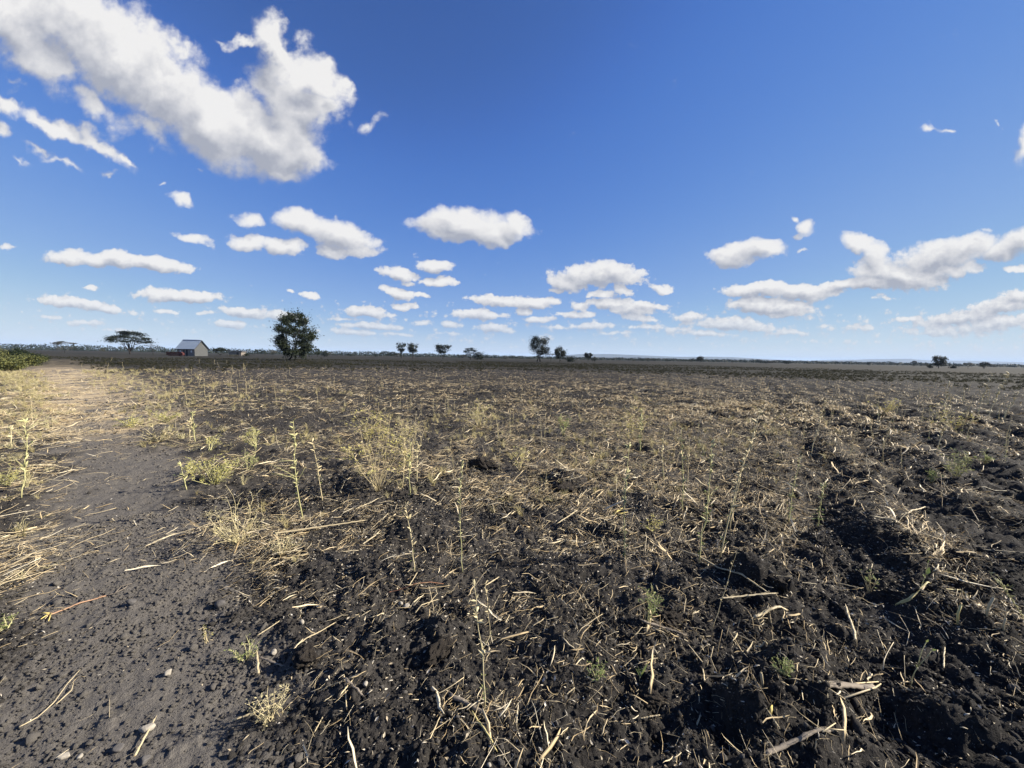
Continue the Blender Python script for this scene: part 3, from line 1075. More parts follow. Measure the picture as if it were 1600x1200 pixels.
def build_chaff():
    def flake(i):
        b = MB()
        if i % 2:
            b.tube([(-.5, 0, 0), (0, random.uniform(-.1, .1), .06), (.5, 0, 0)], [.06, .1, .04], 4)
        else:
            b.leaf((-.5, 0, 0), (1, 0, .1), (0, 0, 1), 1, .45, 0, .3)
        return b.mesh('flake', MAT['husk'])
    protos = [flake(i) for i in range(6)]
    X, Y = [], []
    for n, a, b_, p in ((60000, .9, 5, 1.7), (110000, 5, 22, 1.2)):
        x, y = wedge(n, a, b_, p)
        X.append(x); Y.append(y)
    x, y = np.concatenate(X), np.concatenate(Y)
    px, py, w = to_px(x, y, np.zeros_like(x))
    path, d = masks(x, y)
    keep = rng.random(len(x)) < np.clip(.10 + .4 * straw_px(px, py, d), 0, 1) * (1 - .6 * sstep(d, 6, 14)) * (1 - .9 * path)
    x, y, d = x[keep], y[keep], d[keep]
    n = len(x)
    s = (.006 + .02 * rng.random(n) ** 2) * (1 + np.clip((d - 4) / 8, 0, 1.6))
    z = terrain(x, y) + .004
    rots = np.stack([rng.uniform(-.6, .6, n), rng.uniform(-.5, .5, n), rng.uniform(0, 6.283, n)], 1)
    scatter('chaff', np.stack([x, y, z], 1), rots, s, rng.integers(0, 6, n), protos, 'tiny pale flakes of chaff sprinkled on the soil')


build_chaff()

# ================================================================== hills and air
def build_hills():
    prof = [(640, 0), (860, 0), (885, 5), (905, 6.5), (955, 7.5), (1000, 6.5), (1060, 5), (1105, 6), (1150, 6), (1185, 4.5), (1235, 2.5), (1265, 2),
            (1290, 4), (1320, 5.5), (1350, 6), (1420, 8.5), (1434, 7), (1470, 6.5), (1530, 7), (1600, 6), (1700, 7), (1850, 5), (2100, 8), (2600, 5), (3200, 7)]
    pxs = np.linspace(640, 1760, 300)
    hp = np.interp(pxs, [p[0] for p in prof], [p[1] for p in prof])
    D = 6500.0
    rows = [(-900, 0), (-420, .38), (-200, .72), (-60, .97), (0, 1.0), (250, .98), (800, .7), (1600, 0)]
    V, Fc = [], []
    for j, (dy, k) in enumerate(rows):
        for i, p in enumerate(pxs):
            x = math.tan(math.atan((p - 800) / F)) * D
            n = fbmn(np.array([x / 420.0]), np.array([dy / 420.0 + 3]), 4, 8)[0]
            yy = D + dy + (n - .5) * 500 * (0 < j < len(rows) - 1)
            h = hp[i] / F * D * k * (.93 + .14 * n)
            V.append((x * (1 + dy / D), yy, h - (2 if k == 0 else 0)))
    n = len(pxs)
    for j in range(len(rows) - 1):
        for i in range(n - 1):
            a = j * n + i
            Fc.append((a, a + 1, a + n + 1, a + n))
    me = bpy.data.meshes.new('hills')
    me.from_pydata(V, [], Fc)
    me.materials.append(m_simple('hill scrub', (.03, .035, .025), (.07, .062, .045), .006, .95, .2, 1))
    o = bpy.data.objects.new('hills', me)
    C.objects.link(o)
    tag(o, 'low flat topped hills faded blue on the horizon', kind='structure')


build_hills()

HAZE = 0.85e-4


def build_haze():
    b = MB()
    b.box((0, 0, 64), (33000, 33000, 132))
    def mk(out):
        v = N('ShaderNodeVolumePrincipled')
        v.inputs['Color'].default_value = (.55, .73, 1.0, 1)
        v.inputs['Density'].default_value = HAZE
        v.inputs['Anisotropy'].default_value = 0.0
        L(v.outputs[0], out.inputs['Volume'])
    o = b.build('haze', mat('pale air', mk), smooth=False)
    tag(o, 'pale haze in the air over the plain', kind='stuff')


if HAZE > 0:
    build_haze()


# ================================================================== trees
def make_tree(name, label, x, y, h, w, kind, seed, leaf_mats, nleaf, leaf=.25, group=None, cat='tree', trunk_r=None, lean=0.0, stems=1):
    rs = np.random.default_rng(seed)
    root = empty(name, (x, y, ground_z(x, y) if math.hypot(x, y) < 60 else 0), rs.uniform(0, 6.28) if kind not in ('feathery', 'umbrella') else 0)
    tag(root, label, cat, group)
    R_ = w / 2
    tr = trunk_r or max(.06, h * .022)
    T = []
    nt = {'umbrella': 64, 'round': 60, 'feathery': 210, 'bare': 40, 'vase': 36, 'bush': 30}[kind]
    while len(T) < nt:
        a = rs.uniform(0, 6.283)
        if kind in ('umbrella', 'bare'):
            r = math.sqrt(rs.uniform(.02, 1)) * R_
            zz = h * (.955 - (.40 if kind == 'umbrella' else .22) * (r / R_) ** 2) - h * abs(rs.normal(0, .06))
            if rs.random() < .18: zz -= h * .2; r *= .8
        elif kind == 'round':
            q = Vector(rs.normal(size=3)).normalized() * rs.uniform(.45, .98) ** .6
            r = math.hypot(q.x, q.y) * R_
            zz = h * .60 + q.z * h * .38
        elif kind == 'vase':
            zz = h * rs.uniform(.42, .94)
            r = R_ * (.35 + .75 * (zz / h - .42) / .52) * math.sqrt(rs.random()) * (1 if zz < .85 * h else .85)
        elif kind == 'feathery':
            zz = h * rs.uniform(.16, .97)
            tt = zz / h
            env = math.sin(min(1, (tt - .02) / .50) * math.pi / 2) if tt < .52 else math.cos((tt - .52) / .53 * math.pi / 2) ** .55
            r = R_ * env * rs.uniform(.35, 1.02) ** .6
        else:
            q = Vector(rs.normal(size=3)).normalized() * rs.uniform(.3, 1)
            r = math.hypot(q.x, q.y) * R_
            zz = h * .45 + q.z * h * .5
        T.append(Vector((math.cos(a) * r, math.sin(a) * r, max(.05 * h, zz))))
    b = MB()
    fork = {'umbrella': .13, 'round': .26, 'feathery': .16, 'bare': .22, 'vase': .25, 'bush': .08}[kind] * h
    nb = {'umbrella': 9, 'round': 6, 'feathery': 12, 'bare': 6, 'vase': 5, 'bush': 5}[kind]
    bases = [Vector((0, 0, 0))]
    if stems == 2: bases.append(Vector((-h * .19, h * .1, 0)))
    ends = [Vector((0, 0, fork)) if i == 0 else bases[i] + Vector((h * .05, 0, fork * .9)) for i in range(len(bases))]
    for p0, p1 in zip(bases, ends):
        b.tube([p0 - Vector((0, 0, .15)), p0 + Vector((0, 0, fork * .12)), p0.lerp(p1, .5) + Vector((rs.normal(0, .02) * h, 0, 0)), p1], [tr * 1.5, tr * 1.1, tr, tr * .9], 7)
    limbs = []
    order = rs.permutation(len(T))[:nb]
    for j in order:
        e = T[j] * .86
        k = 0 if len(bases) == 1 else int(e.x < -h * .04)
        s = ends[k]
        mid = s.lerp(e, .5) + Vector((rs.normal(0, .03) * h, rs.normal(0, .03) * h, -.05 * h if kind == 'umbrella' else .02 * h))
        q1 = s.lerp(mid, .5) + Vector((rs.normal(0, .015) * h, rs.normal(0, .015) * h, 0))
        pts = [s - Vector((0, 0, tr)), q1, mid, e]
        b.tube(pts, [tr * .62, tr * .5, tr * .38, tr * .14], 5)
        limbs.append(pts)
    for t in T:
        best = min(limbs, key=lambda l: min((l[2] - t).length, (l[3] - t).length, (l[1] - t).length * 1.15))
        st = min(best[1:], key=lambda p: (p - t).length + (1e9 if p.z > t.z + .12 * h else 0))
        mid = st.lerp(t, .55) + Vector((rs.normal(0, .02) * h, rs.normal(0, .02) * h, .015 * h))
        b.tube([st, mid, t], [tr * .20, tr * .13, tr * .05], 3, cap=False)
        if kind in ('bare', 'umbrella', 'feathery'):
            for _ in range(3 if kind != 'bare' else 6):
                dv = Vector((t.x, t.y, 0)).normalized() if t.length > 0 else Vector((1, 0, 0))
                e = mid.lerp(t, rs.random()) + dv * rs.uniform(.03, .12) * w + Vector(rs.normal(0, .025 * w, 3)) + Vector((0, 0, rs.uniform(0, .03) * h))
                b.tube([mid.lerp(t, .4), e], [tr * .09, tr * .03], 3, cap=False)
    b.build('trunk', MAT['bark'], root)
    if nleaf:
        Ta = np.array([tuple(t) for t in T])
        wts = rs.uniform(.1, 2.0, len(T)) ** 1.4; wts /= wts.sum()
        k = rs.choice(len(T), nleaf, p=wts)
        cr = rs.uniform(.6, 1.35, len(T))[k][:, None]
        if kind in ('umbrella', 'bare'):
            sg = np.array([.075 * w, .075 * w, .022 * h])
        elif kind == 'feathery':
            sg = np.array([.05 * w, .05 * w, .028 * h])
        elif kind == 'bush':
            sg = np.array([.12 * w, .12 * w, .13 * h])
        else:
            sg = np.array([.075 * w, .075 * w, .06 * h])
        P = Ta[k] + rs.normal(size=(nleaf, 3)) * sg * cr
        if kind == 'feathery':        # leafy sprays that run outwards and droop a little
            out = Ta[k] - np.array([0, 0, .45 * h]); out /= np.maximum(np.linalg.norm(out, axis=1, keepdims=True), .1)
            P += out * rs.exponential(.045 * w, nleaf)[:, None]
            dr = out + rs.normal(0, .5, (nleaf, 3))
        else:
            dr = rs.normal(size=(nleaf, 3))
        if kind in ('umbrella', 'bare'): dr[:, 2] *= .25
        P[:, 2] = np.maximum(P[:, 2], .03 * h)
        dr /= np.linalg.norm(dr, axis=1, keepdims=True)
        nm = rs.normal(size=(nleaf, 3)) + np.array([0, 0, .8])
        o = quad_cloud('crown', leaf_mats, P, dr, nm, leaf * rs.uniform(.6, 1.5, nleaf), leaf * rs.uniform(.35, .8, nleaf), root)
    return root


def tree_px(name, label, px, depth, hpx, wpx, kind, seed, mats, nleaf, leaf=.25, **k):
    x, y = at_depth(px, depth)
    u = (px - 800) / F
    # on this plane a sphere w wide spans w*sqrt(1+u^2) of pixels
    s = depth / F
    return make_tree(name, label, x, y, hpx * s * 1.02, wpx * s / math.sqrt(1 + u * u), kind, seed, mats, nleaf, leaf, **k)


A, D_, G_ = [MAT['crown']], [MAT['crown_dark']], [MAT['crown_grey']]
tree_px('acacia_tree', 'tall feathery green acacia with two trunks, largest tree on the plain', 461, 79, 69, 59, 'feathery', 11, [MAT['crown'], MAT['crown'], MAT['crown_dark']], 14000, .32, stems=2, trunk_r=.17)
tree_px('umbrella_tree', 'dark umbrella acacia with wide flat crown left of the small house', 203, 150, 37, 68, 'umbrella', 22, D_, 7200, .40, trunk_r=.30)
tree_px('bare_tree', 'small thin grey tree touching the right edge of the umbrella acacia', 239, 155, 17, 25, 'bare', 23, G_, 170, .3)
tree_px('flat_tree', 'pale sparse flat topped tree behind the bushes at far left', 101, 175, 18, 38, 'bare', 24, G_, 840, .4)
tree_px('umbrella_tree', 'little umbrella tree just right of the small house', 344, 150, 13, 24, 'umbrella', 25, D_, 1800, .35)
tree_px('double_crown_tree', 'slim two tiered tree, left one of the close pair mid plain', 627, 190, 23, 18, 'vase', 26, D_, 1400, .45)
tree_px('top_heavy_tree', 'full dark tree, right one of the close pair mid plain', 645, 192, 23, 20, 'vase', 27, D_, 2200, .45)
tree_px('fan_tree', 'single dark tree with fan shaped crown between the pair and the leaning umbrella tree', 692, 180, 21, 27, 'vase', 28, D_, 2400, .45)
tree_px('umbrella_tree', 'thin umbrella tree on a bare stem with a round bush at its right', 735, 180, 19, 22, 'umbrella', 29, D_, 1600, .4, trunk_r=.12)
tree_px('round_bush', 'round dark bush at the foot of the thin umbrella tree', 749, 182, 12, 17, 'bush', 30, D_, 1400, .4, cat='bush')
tree_px('tall_tree', 'tall dark oval tree near the middle, second largest tree', 844, 140, 40, 29, 'round', 31, D_, 5200, .38, stems=2, trunk_r=.2)
tree_px('round_tree', 'round dark ball crowned tree right of the tall oval tree', 875, 140, 23, 19, 'round', 32, D_, 3400, .33)
tree_px('round_bush', 'flat dark bush hugging the right side of the ball crowned tree', 891, 150, 9, 13, 'bush', 33, D_, 800, .4, cat='bush')
tree_px('thin_shrub', 'pale wispy shrub between the tall oval tree and the ball crowned tree', 861, 150, 14, 12, 'bare', 34, G_, 120, .35, cat='shrub')
tree_px('top_heavy_tree', 'small dark tree with flat top standing before the left end of the hills', 919, 190, 13, 14, 'vase', 35, D_, 1400, .45)
tree_px('round_bush', 'low bush tucked against the right of the small flat topped tree', 929, 190, 7, 9, 'bush', 36, D_, 300, .45, cat='bush')
tree_px('round_tree', 'small grey green tree alone on the far treeline right of centre', 1094, 260, 10, 11, 'round', 37, [MAT['crown_grey'], MAT['crown_dark']], 1000, .6)
tree_px('acacia_tree', 'grey green spreading tree at right, largest one before the blue hills', 1467, 150, 19, 24, 'round', 38, [MAT['crown'], MAT['crown_grey']], 3000, .35)
tree_px('round_bush', 'little dark bush left of the grey green tree at right', 1453, 155, 6, 11, 'bush', 39, D_, 300, .4, cat='bush')
tree_px('round_bush', 'dark low bush right of the grey green tree at right', 1490, 160, 6, 12, 'bush', 40, D_, 300, .4, cat='bush')
tree_px('thin_shrub', 'bare greyish shrub left of the dark leaning tree at far right', 1513, 165, 10, 17, 'bare', 41, G_, 260, .35, cat='shrub')
tree_px('leaning_tree', 'dark compact tree on a short stem at far right', 1538, 150, 12, 18, 'umbrella', 42, D_, 900, .33)
tree_px('thin_shrub', 'faint flat topped shrub far left of the grey green tree', 1428, 260, 9, 8, 'bare', 43, G_, 150, .6, cat='shrub')
tree_px('round_tree', 'small green tree just right of the big feathery acacia', 496, 190, 13, 12, 'round', 44, A, 500, .5)
tree_px('round_bush', 'dark low bush right of the small green tree by the big acacia', 508, 200, 9, 10, 'bush', 45, D_, 350, .5, cat='bush')
tree_px('flat_tree', 'dark flat topped thorn tree behind the green shrubs, left one of two', 16, 60, 11, 30, 'umbrella', 46, D_, 900, .25, trunk_r=.06)
tree_px('flat_tree', 'dark flat topped thorn tree behind the green shrubs, right one of two', 34, 62, 12, 26, 'umbrella', 47, D_, 900, .25, trunk_r=.06)

# green shrubs at the left edge
for i, (px, dep, hp, wp, lab) in enumerate((
        (-30, 24, 22, 70, 'bright green shrub cut by the left edge of the picture'),
        (12, 25, 19, 56, 'bright green leafy shrub nearest the dirt track at far left'),
        (44, 33, 19, 46, 'darker green shrub beside the dirt track, right of the brightest one'),
        (58, 42, 14, 28, 'small dark shrub at the right end of the shrub row by the track'),
        (-14, 36, 25, 60, 'dull green shrub standing behind the bright one at the left edge'),
        (30, 45, 19, 36, 'dark rounded shrub behind the green shrubs at far left'))):
    x, y = at_depth(px, dep)
    s = dep / F
    make_tree('green_shrub', lab, x, y, hp * s, wp * s / 1.6, 'bush', 60 + i, [MAT['shrub'], MAT['shrub'], MAT['crown']] if i != 3 and i != 5 else [MAT['crown']], 4200, .11,
              group='green shrubs beside the dirt track', cat='shrub', trunk_r=.03)


# the far line of scrub: single bushes that stand out, and the rest as one mass
def far_bushes():
    protos = []
    for i in range(5):
        r = make_tree('distant_bush', None, 0, 0, 4, 6, 'bush' if i < 3 else 'round', 80 + i, [[MAT['crown_dark']], [MAT['crown_dark']], [MAT['crown_grey']], [MAT['crown_dark']], [MAT['crown_grey']]][i], 260, .7)
        protos.append(r)
    for p in protos:
        crown = [c for c in p.children if c.name.startswith('crown')][0]
        tr = [c for c in p.children if c.name.startswith('trunk')][0]
        me = crown.data
        bpy.data.objects.remove(tr); bpy.data.objects.remove(crown); bpy.data.objects.remove(p)
        me.name = 'distant_bush'
        far_bushes.m = getattr(far_bushes, 'm', []) + [me]
    r_ = random.Random(5)
    used = []
    for i in range(78):
        px = r_.uniform(64, 1600)
        if 262 < px < 385: continue
        dep = r_.uniform(270, 420)
        x, y = at_depth(px, dep)
        o = bpy.data.objects.new('distant_bush', r_.choice(far_bushes.m))
        C.objects.link(o)
        big = 1.0 if px < 620 else .72
        k = dep / 300 * r_.uniform(.45, 1.1) * big
        o.location = (x, y, 0)
        o.scale = (k * r_.uniform(.8, 1.6), k * r_.uniform(.8, 1.6), k)
        o.rotation_euler = (0, 0, r_.uniform(0, 6.28))
        zn = ('left of the big acacia', 'between the big acacia and the tall oval tree', 'under the blue hills')[0 if px < 455 else 1 if px < 845 else 2]
        tag(o, 'low bush of the far treeline, ' + zn, 'bush', 'far treeline bushes ' + zn)


far_bushes()


def scrub():
    n = 52000
    px = rng.uniform(-400, 2000, n)
    dep = rng.uniform(420, 800, n)
    hp = np.interp(px, [0, 250, 450, 620, 700, 950, 1600], [8.5, 7.5, 6.5, 5.5, 4.5, 3.6, 4.2]) * (.35 + 1.1 * fbmn(px / 14, dep / 120, 3, 4))
    x = (px - 800) / F * dep
    z = rng.random(n) ** 1.4 * hp / F * dep
    P = np.stack([x, dep, z], 1)
    d = rng.normal(size=(n, 3)); d /= np.linalg.norm(d, axis=1, keepdims=True)
    o = quad_cloud('scrub', [MAT['crown_dark']], P, d, rng.normal(size=(n, 3)), 1.7 * rng.uniform(.6, 1.4, n), 1.3)
    tag(o, 'continuous belt of grey green thorn scrub along the horizon', kind='stuff')


scrub()


# ================================================================== house and what stands by it
M_BLOCK = m_simple('grey block wall', (.058, .060, .060), (.10, .102, .10), 1.6, .9, .5, .01)
M_FRONT = m_simple('front block wall', (.20, .175, .155), (.27, .24, .21), 1.6, .9, .5, .01)
M_IRON = m_simple('galvanised iron sheet', (.20, .25, .31), (.32, .37, .43), .8, .45, .2, .005, .5)
M_TRIM = m_simple('dark eaves timber', (.03, .035, .05), (.06, .065, .08), 5, .7)
M_DOOR = m_simple('dark door', (.02, .02, .022), (.045, .042, .04), 5, .6)
M_GLASS = m_simple('pale window', (.50, .53, .56), (.62, .65, .68), 3, .25, .1, .002, .5)  # panes painted pale for the sky brightness seen through the windows
M_BRICK = m_simple('dark red brick', (.045, .012, .010), (.09, .026, .021), 2.2, .85, .6, .01)
M_BEIGE = m_simple('beige plaster', (.16, .14, .115), (.22, .195, .165), 1.2, .9, .4, .01)
M_TIN = m_simple('dark tin roof', (.05, .05, .055), (.11, .11, .12), 2, .6, .3, .01)


def build_house():
    dep = 125
    cx, cy = at_depth(304, dep)
    a = R(80)
    g = Vector((math.cos(a), math.sin(a), 0)); wv = Vector((-math.sin(a), math.cos(a), 0))
    L_, W_, He, Hr = 6.9, 4.5, 2.75, 5.35
    root = empty('house', (cx, cy, 0))
    tag(root, 'small block house with blue grey iron roof and pale gable', 'house')
    Z = Vector((0, 0, 1))
    t = .2
    for base, sgn in ((Vector(), 1), (wv * (L_ - t), 1)):      # gable facing the sun, and the one at the back
        mb = MB()
        pts = [base, base + g * W_, base + g * W_ + Z * He, base + g * W_ * .5 + Z * (Hr - .06), base + Z * He]
        q = [p + wv * t for p in pts]
        mb.face(pts); mb.face(q[::-1])
        for i in range(5):
            j = (i + 1) % 5
            mb.face([pts[i], q[i], q[j], pts[j]])
        mb.build('gable_wall', M_BLOCK, root, smooth=False)
    # courses of blocks on the gable, each a little proud of the joints
    blk = MB()
    rr = random.Random(3)
    nz = 0
    zc = .02
    while zc < Hr - .5:
        off = (nz % 2) * .22
        u = -off
        while u < W_:
            lo, hi = max(u + .012, .0), min(u + .43, W_)
            half = W_ * .5
            lim = half * (Hr - .08 - zc - .2) / (Hr - He) if zc + .2 > He else half
            lo2, hi2 = max(lo, half - lim + .02), min(hi, half + lim - .02)
            if hi2 - lo2 > .08:
                c = g * ((lo2 + hi2) / 2) + Z * (zc + .095) - wv * (.008 + rr.uniform(0, .012))
                Mx = Matrix.Translation(c) @ Matrix.Rotation(a, 4, 'Z')
                blk.box((0, 0, 0), (hi2 - lo2, .02, .188), Mx)
            u += .45
        zc += .2
        nz += 1
    tag(blk.build('gable_blocks', M_BLOCK, root, smooth=False), kind='stuff')
    mb = MB()        # long walls: front with openings, back plain
    def wall_piece(u0, u1, z0, z1, side=0):
        o = wv * ((u0 + u1) / 2) + (g * (t / 2) if side == 0 else g * (W_ - t / 2)) + Z * ((z0 + z1) / 2)
        mb.box((0, 0, 0), (abs(u1 - u0), t, z1 - z0), Matrix.Translation(o) @ Matrix.Rotation(a + math.pi / 2, 4, 'Z'))
    opens = [('window', 1.0, 1.75, 1.1, 2.0), ('door', 2.75, 3.6, .02, 2.1), ('door', 3.95, 4.75, .02, 2.1), ('window', 5.45, 6.15, 1.1, 2.0)]
    u = t + .003
    for kind, a0, a1, z0, z1 in opens:
        wall_piece(u, a0, 0, He)
        if z0 > .1: wall_piece(a0, a1, 0, z0)
        wall_piece(a0, a1, z1, He)
        u = a1
    wall_piece(u, L_ - t - .003, 0, He)
    wall_piece(t + .003, L_ - t - .003, 0, He, 1)
    tag(mb.build('long_walls', M_FRONT, root, smooth=False), kind='stuff')
    for kind, a0, a1, z0, z1 in opens:
        c = wv * ((a0 + a1) / 2) + g * .1 + Z * ((z0 + z1) / 2)
        Mx = Matrix.Translation(c) @ Matrix.Rotation(a + math.pi / 2, 4, 'Z')
        p = MB(); p.box((0, 0, 0), (a1 - a0 - .1, .04, z1 - z0 - .1), Mx)
        o = p.build(kind, M_GLASS if kind == 'window' else M_DOOR, root, smooth=False)
        f = MB()
        for sx in (-1, 1):
            f.box((sx * (a1 - a0 - .06) / 2, 0, 0), (.06, .09, z1 - z0 - .006), Mx)
            f.box((0, .002, sx * (z1 - z0 - .06) / 2), (a1 - a0 - .125, .085, .058), Mx)
        f.build('frame', M_TRIM, o, smooth=False)
        if kind == 'door':
            k = MB(); k.box(((a1 - a0) * .32, .05, -.05), (.12, .06, .03), Mx)
            k.build('handle', M_IRON, o, smooth=False)
    # corrugated sheets, two slopes
    for sd in (0, 1):
        rf = MB()
        n = 84
        ov, eo = .45, .45
        slope = (Hr - He) / (W_ / 2)
        row = []
        for i in range(n + 1):
            uu = -ov + (L_ + 2 * ov) * i / n
            zz = .03 * (1 if i % 2 else -1)
            sg = 1 if sd == 0 else -1
            mid = g * (W_ / 2) + wv * uu + Z * (Hr + .09 + zz)
            eav = g * (W_ / 2) - g * sg * (W_ / 2 + eo) + wv * uu + Z * (He - slope * eo + .09 + zz)
            row.append((mid, eav))
        for i in range(n):
            rf.face([row[i][0], row[i + 1][0], row[i + 1][1], row[i][1]])
            d = Z * -.02
            rf.face([row[i][1] + d, row[i + 1][1] + d, row[i + 1][0] + d, row[i][0] + d])
        o = rf.build('roof', M_IRON, root, smooth=False)
        if sd == 0:
            rc = MB()
            rc.tube([g * (W_ / 2) + wv * (-ov - .02) + Z * (Hr + .12), g * (W_ / 2) + wv * (L_ + ov + .02) + Z * (Hr + .12)], [.11, .11], 6)
            rc.build('ridge_cap', M_IRON, o)
        fb = MB()
        sg = 1 if sd == 0 else -1
        for uu in (-ov, L_ + ov):
            p0 = g * (W_ / 2) + wv * uu + Z * (Hr - .05)
            p1 = g * (W_ / 2) - g * sg * (W_ / 2 + eo) + wv * uu + Z * (He - slope * eo - .05)
            fb.tube([p0, p1], [.1, .1], 4)
        fb.tube([g * (W_ / 2) - g * sg * (W_ / 2 + eo - .04) + wv * (-ov) + Z * (He - slope * eo - .04), g * (W_ / 2) - g * sg * (W_ / 2 + eo - .04) + wv * (L_ + ov) + Z * (He - slope * eo - .04)], [.08, .08], 4)
        fb.build('eaves_board', M_TRIM, o, smooth=False)

    # long dark red brick stack in front, left
    bx, by = at_depth(273.5, 121)
    s = 121 / F
    st = empty('brick_stack', (bx, by, 0), R(6))
    tag(st, 'long low dark red brick stack in front of the small house', 'brick stack')
    Lb = 23 * s
    rr = random.Random(9)
    for c in range(6):
        mbk = MB()
        x0 = -Lb / 2 + (rr.uniform(.4, .9) if c == 0 else rr.uniform(0, .12))
        x1 = Lb / 2 - (rr.uniform(.3, .7) if c == 0 else rr.uniform(0, .2))
        xx = x0
        while xx < x1 - .2:
            ln = .44
            mbk.box((xx + ln / 2, rr.uniform(-.03, .03), .03 + c * .215 + .1), (ln - .02, .9, .19))
            xx += ln
        mbk.build('brick_course', M_BRICK, st, smooth=False)

    # beige hut farther right
    hx, hy = at_depth(371, 150)
    s = 150 / F
    hut = empty('hut', (hx, hy, 0), R(8))
    tag(hut, 'tiny beige hut with dark flat roof right of the small house', 'hut')
    wdt = 18 * s / 1.05
    w_ = MB(); w_.box((0, 0, .85), (wdt, 3.2, 1.7)); w_.build('wall', M_BEIGE, hut, smooth=False)
    r_ = MB()
    Mx = Matrix.Translation((0, 0, 1.86)) @ Matrix.Rotation(R(2), 4, 'Y')
    r_.box((0, 0, .1), (wdt + .9, 3.9, .36), Mx); r_.build('roof', M_TIN, hut, smooth=False)
    d_ = MB(); d_.box((wdt * .22, -1.62, .75), (.8, .06, 1.5)); d_.build('door', M_DOOR, hut, smooth=False)
    for i, (px, dep, hp, wp, lab) in enumerate(((366, 143, 2.5, 16, 'brownish low bush in front of the beige hut'), (385, 150, 5, 11, 'dark low bush at the right end of the beige hut'))):
        x, y = at_depth(px, dep); s = dep / F
        make_tree('round_bush', lab, x, y, hp * s, wp * s / 1.25, 'bush', 140 + i, G_ if i == 0 else D_, 260, .35, cat='bush', trunk_r=.03)


build_house()


# ================================================================== plants in the field
def world_top(base, px, py):
    d = px_dir(px, py)
    t = base.y / d.y
    return Vector((d.x * t, base.y, CAM_H + d.z * t))


def curve_pts(a, b, n, sag=0.0, wob=.012, rs=random):
    ln = (b - a).length
    side = Vector((rs.uniform(-1, 1), rs.uniform(-1, 1), 0))
    pts = []
    for i in range(n):
        t = i / (n - 1)
        p = a.lerp(b, t) + side * (math.sin(t * math.pi) * ln * sag)
        if 0 < i < n - 1:
            p += Vector((rs.uniform(-1, 1), rs.uniform(-1, 1), rs.uniform(-.4, .4))) * ln * wob
        pts.append(p)
    return pts


def add_leaves(mb, pts, n, t0, t1, size, rs, spread=1.0, mi=0):
    for _ in range(n):
        t = rs.uniform(t0, t1) * (len(pts) - 1)
        i = min(int(t), len(pts) - 2)
        p = pts[i].lerp(pts[i + 1], t - i)
        a = rs.uniform(0, 6.283)
        d = Vector((math.cos(a), math.sin(a), rs.uniform(-.3, .8)))
        s = size * rs.uniform(.6, 1.4)
        off = d.normalized() * s * rs.uniform(0, spread)
        mb.leaf(p + off, d, (0, 0, 1), s, s * rs.uniform(.4, .7), mi)


def stalk_thing(label, base_px, top_px, leafy=.25, nleaf=14, lsize=.016, r=.0030, green=False, branches=0, seed=0, name='weed_stalk', pods=True, sag=.03, group='tall weed stalks standing in the stubble'):
    rs = random.Random(seed * 31 + 7)
    base = on_ground(*base_px)
    top = world_top(base, *top_px)
    root = empty(name, base)
    tag(root, label, 'weed', group)
    a, b = Vector((0, 0, -.02)), top - base
    pts = curve_pts(a, b, 9, sag, .010, rs)
    ln = b.length
    k = max(1.0, base.y / 2.8) ** .62
    r = r * k * (1.15 if base.y < 2.4 else 1.45)
    mb = MB()
    mb.tube(pts, [r * (1.1 - .75 * i / 8) for i in range(9)], 5)
    if pods:
        for _ in range(int(10 + 14 * ln)):
            t = rs.uniform(.35, 1) * 8
            i = min(int(t), 7)
            p = pts[i].lerp(pts[i + 1], t - i)
            d = Vector((rs.uniform(-1, 1), rs.uniform(-1, 1), rs.uniform(.1, 1))).normalized()
            q = r * rs.uniform(1.2, 2.6)
            mb.tube([p, p + d * q * 2, p + d * q * 4], [q * .4, q * .8, q * .1], 4, cap=False)
    allp = [pts]
    for _ in range(branches):
        t = rs.uniform(.3, .9) * 8; i = min(int(t), 7)
        p = pts[i].lerp(pts[i + 1], t - i)
        e = p + Vector((rs.uniform(-1, 1), rs.uniform(-1, 1), rs.uniform(.2, 1.2))).normalized() * ln * rs.uniform(.12, .3)
        bp = curve_pts(p, e, 4, .08, .02, rs)
        mb.tube(bp, [r * .5, r * .45, r * .35, r * .2], 4)
        allp.append(bp)
    mb.build('stem', MAT['stalk_green' if green else 'stalk'], root)
    if nleaf:
        lf = MB()
        add_leaves(lf, pts, nleaf, .06, leafy + .12, lsize * k, rs)
        for bp in allp[1:]:
            add_leaves(lf, bp, max(2, nleaf // 5), .3, 1, lsize * .8 * k, rs)
        lf.build('leaves', MAT['weedleaf'], root)
    return root


